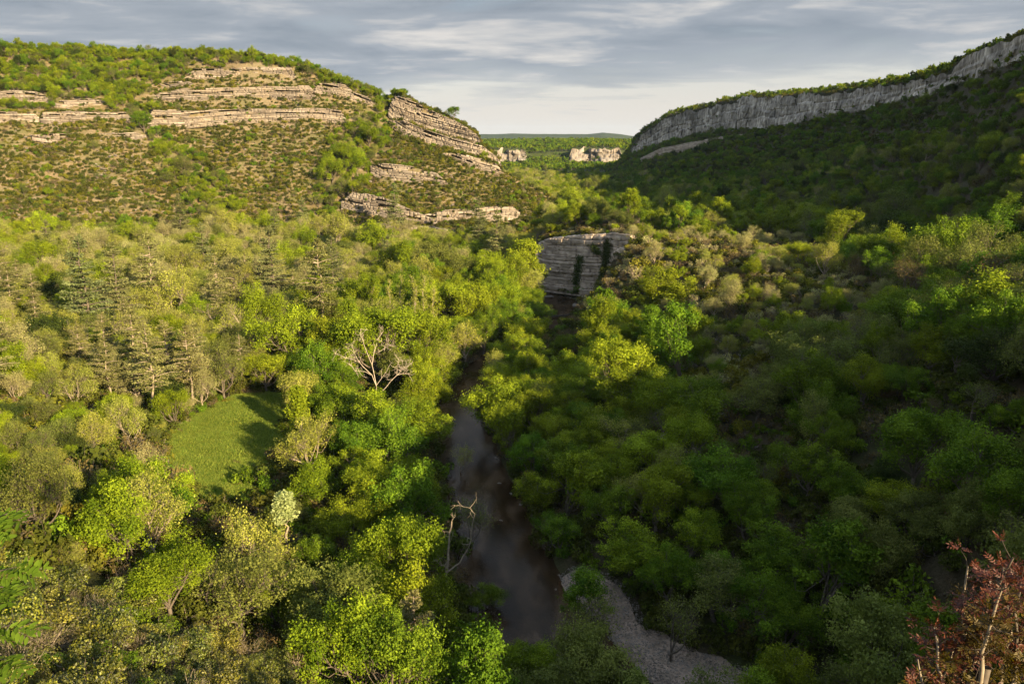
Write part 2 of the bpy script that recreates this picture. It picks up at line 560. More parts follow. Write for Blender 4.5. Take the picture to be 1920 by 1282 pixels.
def link_obj(name, data, parent=None, loc=None, rot=None, scale=None, **props):
    o = bpy.data.objects.new(name, data)
    COL.objects.link(o)
    if parent is not None:
        o.parent = parent
    if loc is not None:
        o.location = tuple(float(c) for c in loc)
    if rot is not None:
        o.rotation_euler = tuple(float(c) for c in rot)
    if scale is not None:
        o.scale = (scale,) * 3 if np.isscalar(scale) else tuple(float(c) for c in scale)
    for k_, v_ in props.items():
        o[k_] = v_
    return o


def thing(name, label, cat, loc=(0, 0, 0), rot=(0, 0, 0), scale=None, group=None, data=None):
    o = link_obj(name, data, None, loc, rot, scale, label=label, category=cat)
    if group:
        o['group'] = group
    return o


def join(parts):
    """parts: list of (V, quads, tint) -> one"""
    V, Q, T = [], [], []
    n = 0
    for v, q, t in parts:
        if len(v) == 0:
            continue
        V.append(v)
        Q.append(q + n)
        T.append(np.zeros(len(v)) + t)
        n += len(v)
    return np.vstack(V), np.vstack(Q), np.concatenate(T)


def tube(path, rad, sides=5):
    """tapered tube along a polyline, quads"""
    P = np.asarray(path, float)
    R = np.asarray(rad, float)
    n = len(P)
    T = np.gradient(P, axis=0)
    T /= np.linalg.norm(T, axis=1)[:, None] + 1e-9
    up = np.where(np.abs(T[:, 2:3]) > 0.9, np.array([[1.0, 0, 0]]), np.array([[0, 0, 1.0]]))
    A = np.cross(T, up)
    A /= np.linalg.norm(A, axis=1)[:, None] + 1e-9
    B = np.cross(T, A)
    an = np.linspace(0, 2 * PI, sides, endpoint=False)
    V = P[:, None, :] + R[:, None, None] * (np.cos(an)[None, :, None] * A[:, None, :] + np.sin(an)[None, :, None] * B[:, None, :])
    V = V.reshape(-1, 3)
    i = np.arange(n - 1)[:, None] * sides
    j = np.arange(sides)[None, :]
    jn = (j + 1) % sides
    Q = np.stack([i + j, i + jn, i + sides + jn, i + sides + j], axis=-1).reshape(-1, 4)
    return V, Q


# ------------------------------------------------------------------ materials
def material(name):
    m = bpy.data.materials.new(name)
    m.use_nodes = True
    t = NT(m.node_tree)
    for n in list(t.n):
        t.n.remove(n)
    out = t.add('ShaderNodeOutputMaterial')
    return m, t, out


def foliage(name, dark, light, trans=0.35, hue_var=0.035, val_var=0.35, gloss=0.05):
    m, t, out = material(name)
    at = t.add('ShaderNodeAttribute', attribute_name='tint')
    oi = t.add('ShaderNodeObjectInfo')
    c = t.mix(at.outputs['Fac'], dark, light)
    hs = t.add('ShaderNodeHueSaturation')
    rnd = oi.outputs['Random']
    r2 = t.math('FRACT', t.math('MULTIPLY', rnd, 7.31))
    t.link(t.math('ADD', 0.5 - hue_var, t.math('MULTIPLY', rnd, 2 * hue_var)), hs.inputs['Hue'])
    t.link(t.math('ADD', 1 - val_var / 2, t.math('MULTIPLY', r2, val_var)), hs.inputs['Value'])
    hs.inputs['Saturation'].default_value = 1.0
    t.link(c, hs.inputs['Color'])
    p = t.add('ShaderNodeBsdfPrincipled')
    p.inputs['Roughness'].default_value = 0.55
    p.inputs['Specular IOR Level'].default_value = gloss
    t.link(hs.outputs[0], p.inputs['Base Color'])
    tr = t.add('ShaderNodeBsdfTranslucent')
    t.link(t.mix(1.0, hs.outputs[0], (1.0, 1.12, 0.55), 'MULTIPLY'), tr.inputs[0])
    mx = t.add('ShaderNodeMixShader', i_0=trans)
    t.link(p.outputs[0], mx.inputs[1])
    t.link(tr.outputs[0], mx.inputs[2])
    t.link(mx.outputs[0], out.inputs[0])
    return m


def bark(name, c1, c2, scale=3.0):
    m, t, out = material(name)
    g = t.add('ShaderNodeTexCoord')
    n = t.noise(g.outputs['Object'], scale, 5, 0.65)
    p = t.add('ShaderNodeBsdfPrincipled')
    p.inputs['Roughness'].default_value = 0.9
    p.inputs['Specular IOR Level'].default_value = 0.15
    t.link(t.ramp(n, [(0.3, c1), (0.7, c2)]), p.inputs['Base Color'])
    t.link(p.outputs[0], out.inputs[0])
    return m


def rock_mat(name, c_dark, c_mid, c_light, stain, vertical=False, scale=1.0, warm=None):
    m, t, out = material(name)
    geo = t.add('ShaderNodeNewGeometry')
    mp = t.add('ShaderNodeMapping')
    t.link(geo.outputs['Position'], mp.inputs[0])
    mp.inputs['Scale'].default_value = (1, 1, 0.5) if vertical else (0.25, 0.25, 1.6)
    n1 = t.noise(mp.outputs[0], 0.55 * scale, 6, 0.65)
    n2 = t.noise(geo.outputs['Position'], 0.12 * scale, 4, 0.6)
    n3 = t.noise(geo.outputs['Position'], 3.5 * scale, 5, 0.7)
    c = t.ramp(n1, [(0.30, c_dark), (0.46, c_mid), (0.66, c_light)])
    c = t.mix(t.ramp(n2, [(0.45, 0.0), (0.68, 0.75)]), c, stain)
    if warm is not None:
        c = t.mix(t.ramp(t.noise(geo.outputs['Position'], 0.2 * scale, 3, 0.6), [(0.52, 0.0), (0.70, 0.6)]), c, warm)
    c = t.mix(0.55, c, t.ramp(n3, [(0.3, 0.30), (0.7, 0.75)]), 'OVERLAY')
    at = t.add('ShaderNodeAttribute', attribute_name='tint')
    hs = t.add('ShaderNodeHueSaturation')
    t.link(t.math('ADD', 0.55, t.math('MULTIPLY', at.outputs['Fac'], 0.9)), hs.inputs['Value'])
    t.link(c, hs.inputs['Color'])
    p = t.add('ShaderNodeBsdfPrincipled')
    p.inputs['Roughness'].default_value = 0.92
    p.inputs['Specular IOR Level'].default_value = 0.2
    t.link(hs.outputs[0], p.inputs['Base Color'])
    bp = t.add('ShaderNodeBump', i_Strength=0.8, i_Distance=0.35 / scale)
    t.link(t.math('ADD', n1, t.math('MULTIPLY', n3, 0.4)), bp.inputs['Height'])
    t.link(bp.outputs[0], p.inputs['Normal'])
    t.link(p.outputs[0], out.inputs[0])
    return m


def ground_mat(name, soil, litter, green, rock=None, rock_amt=0.5):
    m, t, out = material(name)
    geo = t.add('ShaderNodeNewGeometry')
    pos = geo.outputs['Position']
    n1 = t.noise(pos, 0.09, 5, 0.62)
    n2 = t.noise(pos, 0.6, 5, 0.65)
    n3 = t.noise(pos, 3.0, 4, 0.7)
    c = t.mix(t.ramp(n2, [(0.40, 0.0), (0.60, 1.0)]), litter, soil)
    c = t.mix(t.ramp(n1, [(0.42, 0.0), (0.62, 0.85)]), c, green)
    if rock is not None:
        sp = t.add('ShaderNodeSeparateXYZ')
        t.link(geo.outputs['Normal'], sp.inputs[0])
        steep = t.ramp(sp.outputs[2], [(0.45, 1.0), (0.82, 0.0)])
        mp = t.add('ShaderNodeMapping')
        mp.inputs['Scale'].default_value = (0.3, 0.3, 1.5)
        t.link(pos, mp.inputs[0])
        scree = t.ramp(t.noise(mp.outputs[0], 0.35, 6, 0.7), [(0.50, 0.0), (0.60, 1.0)])
        k = t.math('MULTIPLY', t.math('MAXIMUM', steep, t.math('MULTIPLY', scree, 0.8)), rock_amt, True)
        c = t.mix(k, c, t.ramp(n3, [(0.3, tuple(0.65 * q for q in rock)), (0.65, rock)]))
    c = t.mix(0.5, c, t.ramp(n3, [(0.3, 0.25), (0.7, 0.75)]), 'OVERLAY')
    p = t.add('ShaderNodeBsdfPrincipled')
    p.inputs['Roughness'].default_value = 0.95
    p.inputs['Specular IOR Level'].default_value = 0.1
    t.link(c, p.inputs['Base Color'])
    bp = t.add('ShaderNodeBump', i_Strength=0.8, i_Distance=0.3)
    t.link(t.math('ADD', n2, n3), bp.inputs['Height'])
    t.link(bp.outputs[0], p.inputs['Normal'])
    t.link(p.outputs[0], out.inputs[0])
    return m


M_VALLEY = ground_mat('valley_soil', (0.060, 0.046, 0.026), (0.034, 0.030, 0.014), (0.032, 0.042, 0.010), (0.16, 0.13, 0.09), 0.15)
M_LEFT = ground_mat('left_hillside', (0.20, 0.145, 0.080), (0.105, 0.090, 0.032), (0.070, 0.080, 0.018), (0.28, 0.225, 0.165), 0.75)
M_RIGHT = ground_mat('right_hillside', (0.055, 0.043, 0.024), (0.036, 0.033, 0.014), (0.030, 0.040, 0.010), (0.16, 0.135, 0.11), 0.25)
M_FAR = ground_mat('far_woodland', (0.045, 0.055, 0.02), (0.035, 0.05, 0.018), (0.05, 0.065, 0.02))
M_ROCK_L = rock_mat('warm_limestone', (0.06, 0.050, 0.040), (0.19, 0.160, 0.133), (0.32, 0.282, 0.240), (0.23, 0.188, 0.148), warm=(0.28, 0.22, 0.15))
M_ROCK_R = rock_mat('grey_limestone', (0.060, 0.052, 0.044), (0.26, 0.232, 0.20), (0.56, 0.51, 0.445), (0.13, 0.113, 0.095), vertical=True, scale=0.7)
M_ROCK_W = rock_mat('riverside_limestone', (0.18, 0.14, 0.105), (0.38, 0.31, 0.25), (0.54, 0.45, 0.37), (0.28, 0.23, 0.18), scale=1.3)

# ------------------------------------------------------------------ rock walls: where they stand (also used by the ground height)
WSPEC = [
    # key, style, [(u, v base, v top), ...], depth of bench, label
    ('L1', 'layer', [(345, 150, 148), (365, 143, 129), (430, 143, 128), (480, 148, 126), (549, 150, 127), (556, 150, 146)], 40, 'short pale ledge highest on the left hill, ending in a square block at its right'),
    ('L2', 'layer', [(285, 186, 184), (305, 188, 172), (360, 186, 166), (420, 184, 165), (500, 182, 163), (580, 184, 162), (600, 190, 182)], 45, 'pale layered ledge across the upper left hill below the highest short one'),
    ('L3', 'layer', [(276, 240, 232), (288, 236, 208), (340, 237, 208), (430, 228, 205), (520, 224, 205), (600, 224, 204), (640, 228, 206), (650, 232, 226)], 40, 'longest straight layered ledge on the left hill right of the round dark green tree'),
    ('L4', 'layer', [(76, 228, 222), (84, 228, 209), (150, 230, 210), (200, 228, 211), (240, 228, 210), (248, 228, 222)], 40, 'fractured pale ledge with a dark overhang left of the round green tree'),
    ('L5', 'layer', [(-60, 226, 213), (20, 226, 210), (60, 226, 212), (74, 226, 220)], 40, 'pale ledge running out of the left edge of the picture'),
    ('L6', 'layer', [(60, 258, 254), (90, 262, 252), (180, 264, 251), (255, 264, 250), (275, 262, 255)], 30, 'low thin grey ledge below the fractured ledge on the left hill'),
    ('L7', 'layer', [(-40, 184, 174), (20, 185, 170), (70, 188, 173), (96, 190, 184)], 20, 'small pale outcrop among trees high at the far left'),
    ('L8', 'layer', [(100, 196, 194), (120, 198, 188), (170, 198, 186), (205, 196, 190)], 15, 'broken pale outcrop half hidden by trees on the far left slope'),
    ('L9', 'layer', [(300, 160, 158), (320, 166, 155), (352, 162, 152), (362, 160, 158)], 15, 'small pale block left of the highest ledge on the left hill'),
    ('N1', 'layer', [(590, 172, 168), (600, 174, 157), (645, 182, 158), (660, 186, 170), (690, 196, 182), (705, 200, 196)], 30, 'stepped pale outcrop on the shoulder of the left hill where its skyline starts to fall'),
    ('N2', 'layer', [(728, 214, 206), (740, 226, 182), (770, 238, 186), (800, 248, 202), (850, 262, 226), (895, 274, 252), (905, 282, 276)], 22, 'upper tier of the big layered rock nose on the falling skyline'),
    ('N3', 'layer', [(730, 232, 226), (760, 252, 228), (800, 268, 244), (850, 286, 260), (900, 298, 272), (930, 306, 294), (940, 312, 308)], 18, 'middle tier of the big layered rock nose'),
    ('N4', 'layer', [(830, 294, 288), (860, 304, 288), (900, 318, 298), (930, 326, 308), (945, 332, 326)], 16, 'lowest tier of the big layered rock nose, running down to the valley'),
    ('N5', 'layer', [(695, 322, 312), (720, 334, 308), (770, 338, 312), (820, 346, 326), (840, 350, 344)], 30, 'grey layered slab halfway down the slope under the rock nose'),
    ('N6', 'layer', [(640, 392, 380), (665, 402, 362), (720, 410, 372), (780, 424, 398), (820, 428, 416)], 25, 'tilted bedded slabs low on the left hill beside the gully'),
    ('N7', 'layer', [(780, 414, 408), (820, 418, 398), (880, 414, 392), (960, 406, 388), (975, 404, 400)], 20, 'long low bedded slabs at the right foot of the left hill'),
    ('N8', 'layer', [(690, 424, 420), (740, 434, 418), (800, 436, 424), (840, 436, 432)], 12, 'thin bedded slab at the very foot of the left hill'),
    ('R2', 'layer_r', [(1200, 302, 298), (1240, 292, 278), (1300, 280, 266), (1370, 266, 254), (1395, 258, 252)], 30, 'thin brown lower ledge under the far end of the grey cliff'),
    ('R1', 'column', [(1184, 290, 276), (1192, 284, 262), (1215, 279, 246), (1250, 266, 226), (1285, 258, 213), (1320, 250, 208), (1345, 252, 196), (1400, 243, 188), (1440, 240, 178), (1480, 236, 176), (1520, 226, 172), (1560, 217, 172), (1600, 211, 168), (1640, 203, 159),
                      (1700, 187, 153), (1760, 170, 132), (1800, 152, 119), (1860, 135, 97), (1920, 112, 71), (2000, 92, 40)], 60, 'long grey limestone cliff along the skyline on the right'),
    ('W1', 'layer_w', [(1004, 532, 470), (1012, 536, 455), (1022, 540, 451), (1038, 542, 450), (1075, 546, 446), (1120, 548, 441), (1160, 552, 440), (1184, 555, 443), (1196, 556, 452), (1202, 556, 485)], 48, 'tall layered rock wall above the river bend'),
    ('W2', 'layer_r', [(1150, 476, 474), (1165, 477, 465), (1215, 476, 464), (1262, 478, 468), (1275, 478, 475)], 12, 'thin pale ledge on the knoll just right of the tall rock wall'),
    ('W3', 'layer_r', [(1128, 448, 446), (1150, 449, 438), (1230, 450, 440), (1300, 453, 444), (1312, 454, 451)], 12, 'long thin pale ledge along the top of the knoll above the rock wall'),
    ('C1', 'far', [(912, 302, 298), (920, 305, 282), (950, 305, 280), (985, 303, 282), (990, 300, 297)], 60, 'pale far cliff at the left, just right of the hill nose'),
    ('C2', 'far', [(1066, 304, 300), (1072, 304, 280), (1110, 306, 278), (1160, 303, 279), (1167, 302, 298)], 60, 'pale far cliff in the gap below the far woods, next to the grey cliff'),
]
WDATA = {}
_all, _ = hit([p[0] for w_ in WSPEC for p in w_[2]], [p[1] for w_ in WSPEC for p in w_[2]], 0.0, False)
_n = 0
for key, style, pts, dep, lab in WSPEC:
    U = np.array([p[0] for p in pts], float)
    VB = np.array([p[1] for p in pts], float)
    VT = np.array([p[2] for p in pts], float)
    Pn = _all[_n:_n + len(pts)]
    _n += len(pts)
    if key == 'R1':
        rr = np.interp(np.arctan2(Pn[:, 0], Pn[:, 1]), [b[0] for b in _B], [b[3] for b in _B]) - 1.0
    elif key[0] == 'C':
        rr = np.full(len(U), 1396.0)
    elif key == 'W1':
        rr = np.array([318, 317, 315, 311, 303, 296, 289, 283, 281, 281.0])
    else:
        rr = np.hypot(Pn[:, 0], Pn[:, 1])
        # keep the line calm: light smoothing of the ranges
        _ca = np.interp(np.arctan2(Pn[:, 0], Pn[:, 1]), [b[0] for b in _A], [b[3] for b in _A])
        if key[0] in 'LN':
            rr = np.minimum(rr, _ca - 6)
        for _ in range(2):
            rr = np.convolve(np.pad(rr, 1, mode='edge'), [0.25, 0.5, 0.25], mode='valid')
    th, zb = az_r(U, VB, rr)
    _, zt = az_r(U, VT, rr)
    n = int(max(12, np.sum(np.abs(np.diff(th)) * rr[:-1]) / 0.9))
    ts = np.linspace(th[0], th[-1], n)
    r_ = np.interp(ts, th, rr)
    zb_ = np.interp(ts, th, zb)
    zt_ = np.interp(ts, th, zt)
    sx = ts * r_
    amp = {'layer': 1.4, 'layer_r': 1.5, 'layer_w': 1.2, 'column': 2.0, 'far': 9.0}[style]
    r_ = r_ + fbm(sx, sx * 0, 22 if style != 'far' else 60, 3, 81) * amp * 2
    if key == 'W1':
        uu = np.interp(ts, th, U)
        r_ = r_ - 3.2 * smooth(1084, 1090, uu) + 2.6 * smooth(1126, 1131, uu) - 2.8 * smooth(1148, 1152, uu) + 3.0 * smooth(1180, 1185, uu)
    blk = h2(np.floor(sx / 5.0 + 0.3 * np.sin(sx)), sx * 0, 83) - 0.5
    hh = zt_ - zb_
    zt_ = zt_ + blk * np.clip(hh * 0.12, 0, 1.6 if style != 'column' else 3.0) * (hh > 1.0)
    if style == 'column':
        zt_ = zt_ + (h2(np.floor(sx / 17.0), sx * 0, 85) - 0.35) * 4.5 * (hh > 4) + fbm(sx, sx * 0, 40, 3, 86) * 3.5 * (hh > 4)
    WDATA[key] = (ts, r_, zb_, zt_, style, lab)
for key, (ts, r_, zb_, zt_, style, lab) in WDATA.items():
    dep = [w[3] for w in WSPEC if w[0] == key][0]
    WALLS.append((ts, r_, zt_, dep, zt_ * 0 + {'column': 8.0, 'far': 20.0}[style] if style in ('column', 'far') else 1.9 + 0.22 * np.clip(zt_ - zb_, 0, 30), 0.07 if key == 'W1' else 0.05))
print('walls', round(time.time() - T0, 1))

# ------------------------------------------------------------------ ground mesh (finer near the viewpoint's valley, coarser away)
th_f = np.linspace(-0.72, 0.72, 640)
th_o = np.linspace(0.72, 2 * PI - 0.72, 120)[1:-1]
TH = np.concatenate([th_f, th_o])
R_ = [0.0]
r0 = 0.8
rs = []
while r0 < 14000:
    rs.append(r0)
    if r0 < 60:
        r0 += 0.7
    elif r0 < 400:
        r0 += 1.1
    elif r0 < 620:
        r0 += 0.95
    elif r0 < 940:
        r0 += 2.2
    elif r0 < 1390:
        r0 += 12
    elif r0 < 1420:
        r0 += 3
    elif r0 < 2300:
        r0 += 22
    else:
        r0 *= 1.06
RS = np.array(rs)
TG, RG = np.meshgrid(TH, RS)
GX = RG * np.sin(TG)
GY = RG * np.cos(TG)
GZ = np.empty_like(GX)
GK = np.empty(GX.shape, int)
for i in range(0, len(RS), 60):
    GZ[i:i + 60], GK[i:i + 60] = H(GX[i:i + 60], GY[i:i + 60], True, True, True)
print('ground', GX.shape, round(time.time() - T0, 1))
nr, nt = GX.shape
VV = np.stack([GX.ravel(), GY.ravel(), GZ.ravel()], axis=1)
ii = np.arange(nr - 1)[:, None] * nt
jj = np.arange(nt)[None, :]
jn = (jj + 1) % nt
QQ = np.stack([ii + jj, ii + nt + jj, ii + nt + jn, ii + jn], axis=-1)
KF = GK[:-1, :].copy()
cls = np.full(KF.shape, 0)
cls[KF == 1] = 1
cls[KF == 2] = 2
cls[KF == 3] = 3
cls[(KF == 4)] = 4
cls[(KF == 5)] = 5
cls[(RS[:-1, None] > 1150) & (cls < 4)] = 4
cls[(RS[:-1, None] > 2300) & (cls != 5)] = 5
# smooth speckle of the two hills' outline: keep 1/2 only in their sectors
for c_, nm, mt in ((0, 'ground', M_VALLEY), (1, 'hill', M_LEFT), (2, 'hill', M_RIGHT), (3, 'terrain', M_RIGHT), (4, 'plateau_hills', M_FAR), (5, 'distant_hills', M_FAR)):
    q = QQ[cls == c_]
    if len(q) == 0:
        continue
    used = np.zeros(len(VV), bool)
    used[q.ravel()] = True
    idx = np.cumsum(used) - 1
    me = new_mesh(nm, VV[used], idx[q], [mt], True)
    link_obj(nm, me, kind='structure')
print('ground mesh', round(time.time() - T0, 1))

# ------------------------------------------------------------------ air: thin even haze, the far hills fade to blue
hz, t, out = material('thin_haze')
vp = t.add('ShaderNodeVolumePrincipled')
vp.inputs['Color'].default_value = (0.50, 0.72, 1.0, 1)
vp.inputs['Density'].default_value = 0.000020
vp.inputs['Anisotropy'].default_value = 0.0
t.link(vp.outputs[0], out.inputs['Volume'])
B0, Z0, Z1 = 15500.0, -420.0, 260.0
hv = [(x_, y_, z_) for z_ in (Z0, Z1) for x_, y_ in ((-B0, -B0), (B0, -B0), (B0, B0), (-B0, B0))]
hq = [(0, 3, 2, 1), (4, 5, 6, 7), (0, 1, 5, 4), (1, 2, 6, 5), (2, 3, 7, 6), (3, 0, 4, 7)]
link_obj('haze', new_mesh('haze', np.array(hv), np.array(hq), [hz]), kind='stuff')

# ------------------------------------------------------------------ water
M_WATER, t, out = material('river_water')
geo = t.add('ShaderNodeNewGeometry')
nw = t.noise(geo.outputs['Position'], 0.9, 3, 0.5, 0.4)
nw2 = t.noise(geo.outputs['Position'], 3.2, 4, 0.6)
bp = t.add('ShaderNodeBump', i_Strength=0.16, i_Distance=0.25)
t.link(t.math('ADD', nw, t.math('MULTIPLY', nw2, 0.5)), bp.inputs['Height'])
gl = t.add('ShaderNodeBsdfGlossy', i_Roughness=0.04)
t.link(bp.outputs[0], gl.inputs['Normal'])
tr = t.add('ShaderNodeBsdfTransparent')
tr.inputs[0].default_value = (0.48, 0.33, 0.18, 1)
df = t.add('ShaderNodeBsdfDiffuse')
mpw = t.add('ShaderNodeMapping')
mpw.inputs['Scale'].default_value = (1.0, 0.35, 1.0)
mpw.inputs['Rotation'].default_value = (0, 0, 0.35)
t.link(geo.outputs['Position'], mpw.inputs[0])
t.link(t.ramp(t.noise(mpw.outputs[0], 0.30, 6, 0.65, 0.6), [(0.40, (0.030, 0.018, 0.008)), (0.52, (0.080, 0.048, 0.024)), (0.66, (0.180, 0.118, 0.070))]), df.inputs[0])
m1 = t.add('ShaderNodeMixShader', i_0=0.45)
t.link(tr.outputs[0], m1.inputs[1])
t.link(df.outputs[0], m1.inputs[2])
fr = t.add('ShaderNodeFresnel', i_IOR=1.33)
t.link(bp.outputs[0], fr.inputs['Normal'])
m2 = t.add('ShaderNodeMixShader')
t.link(t.math('MULTIPLY', fr.outputs[0], 0.5, True), m2.inputs[0])
t.link(m1.outputs[0], m2.inputs[1])
t.link(gl.outputs[0], m2.inputs[2])
t.link(m2.outputs[0], out.inputs[0])
S = RIV
Tn = np.gradient(S[:, :2], axis=0)
Tn /= np.linalg.norm(Tn, axis=1)[:, None]
Nn = np.stack([-Tn[:, 1], Tn[:, 0]], axis=1)
wv = []
for k_ in range(len(S)):
    for f_ in (-1, -0.5, 0, 0.5, 1):
        p_ = S[k_, :2] + Nn[k_] * (S[k_, 2] + 4.0) * f_
        wv.append((p_[0], p_[1], 0.0))
wq = []
for k_ in range(len(S) - 1):
    for j_ in range(4):
        a_ = k_ * 5 + j_
        wq.append((a_, a_ + 5, a_ + 6, a_ + 1))
link_obj('river_water', new_mesh('river_water', np.array(wv), np.array(wq), [M_WATER], True), kind='structure')
M_ROCK_FAR = rock_mat('far_limestone', (0.08, 0.07, 0.06), (0.20, 0.175, 0.15), (0.31, 0.275, 0.24), (0.18, 0.155, 0.13), vertical=True, scale=0.25)

# ------------------------------------------------------------------ foliage and bark materials
FM = {
    'bright': foliage('bright_leaves', (0.073, 0.112, 0.006), (0.249, 0.308, 0.016), 0.24, 0.012),
    'yellow': foliage('yellow_green_leaves', (0.099, 0.134, 0.007), (0.296, 0.364, 0.020), 0.24, 0.008),
    'mid': foliage('mid_green_leaves', (0.045, 0.092, 0.006), (0.168, 0.255, 0.016), 0.24, 0.015),
    'dark': foliage('evergreen_leaves', (0.022, 0.036, 0.008), (0.070, 0.092, 0.018), 0.22, 0.015),
    'olive': foliage('olive_leaves', (0.078, 0.099, 0.020), (0.218, 0.246, 0.056), 0.35, 0.010),
    'pale': foliage('pale_buds', (0.190, 0.179, 0.073), (0.448, 0.431, 0.179), 0.35, 0.010),
    'bud': foliage('green_gold_buds', (0.157, 0.174, 0.027), (0.414, 0.431, 0.084), 0.38, 0.010),
    'brown': foliage('brown_twig_leaves', (0.070, 0.052, 0.018), (0.180, 0.138, 0.052), 0.25, 0.012),
    'garrigue': foliage('garrigue_leaves', (0.028, 0.038, 0.006), (0.110, 0.125, 0.018), 0.25, 0.02),
    'garrigue_gold': foliage('golden_garrigue_leaves', (0.085, 0.088, 0.010), (0.230, 0.220, 0.026), 0.24, 0.015),
    'cedar': foliage('blue_green_needles', (0.082, 0.100, 0.036), (0.225, 0.245, 0.095), 0.15, 0.02),
    'pine': foliage('dull_pine_needles', (0.085, 0.090, 0.028), (0.250, 0.245, 0.085), 0.15, 0.015),
    'silver': foliage('silver_leaves', (0.200, 0.250, 0.080), (0.480, 0.550, 0.250), 0.35, 0.01),
    'bush': foliage('glossy_bush_leaves', (0.020, 0.034, 0.003), (0.285, 0.300, 0.014), 0.30, 0.028, 0.4, 0.9),
    'nearbrown': foliage('dry_bush_leaves', (0.040, 0.042, 0.010), (0.180, 0.160, 0.040), 0.30, 0.02, 0.4, 0.4),
}
BK_GREY = bark('grey_bark', (0.07, 0.058, 0.045), (0.17, 0.14, 0.11))
BK_PALE = bark('pale_bark', (0.16, 0.13, 0.095), (0.36, 0.30, 0.22))
BK_BLEACH = bark('bleached_wood', (0.30, 0.25, 0.19), (0.56, 0.48, 0.38))
BK_DARK = bark('dark_bark', (0.035, 0.028, 0.022), (0.09, 0.075, 0.06))


def unit(v):
    return v / (np.linalg.norm(v, axis=-1, keepdims=True) + 1e-9)


def leaves(C, N, size, tint, R, aspect=0.55):
    """rhombic leaf faces at C with normals N"""
    n = len(C)
    N = unit(N)
    A = unit(np.cross(N, R.normal(size=(n, 3))))
    B = np.cross(N, A)
    s = (size * R.uniform(0.5, 1.6, n))[:, None]
    a = A * s * 0.5
    b = B * s * 0.5 * aspect
    bend = N * s * 0.10
    V = np.stack([C - a, C - b + bend, C + a, C + b + bend], axis=1).reshape(-1, 3)
    Q = np.arange(4 * n).reshape(n, 4)
    return V, Q, np.repeat(tint, 4)


def limb(R, p0, p1, r0, r1, sag=0.12, n=5, sides=5):
    t = np.linspace(0, 1, n)[:, None]
    L = np.linalg.norm(p1 - p0)
    mid = R.normal(size=3) * L * sag
    P = p0 * (1 - t) + p1 * t + mid * (np.sin(t * PI)) + R.normal(size=(n, 3)) * L * 0.015 * np.sin(t * PI)
    return P, tube(P, r0 * (1 - t[:, 0]) + r1 * t[:, 0], sides)


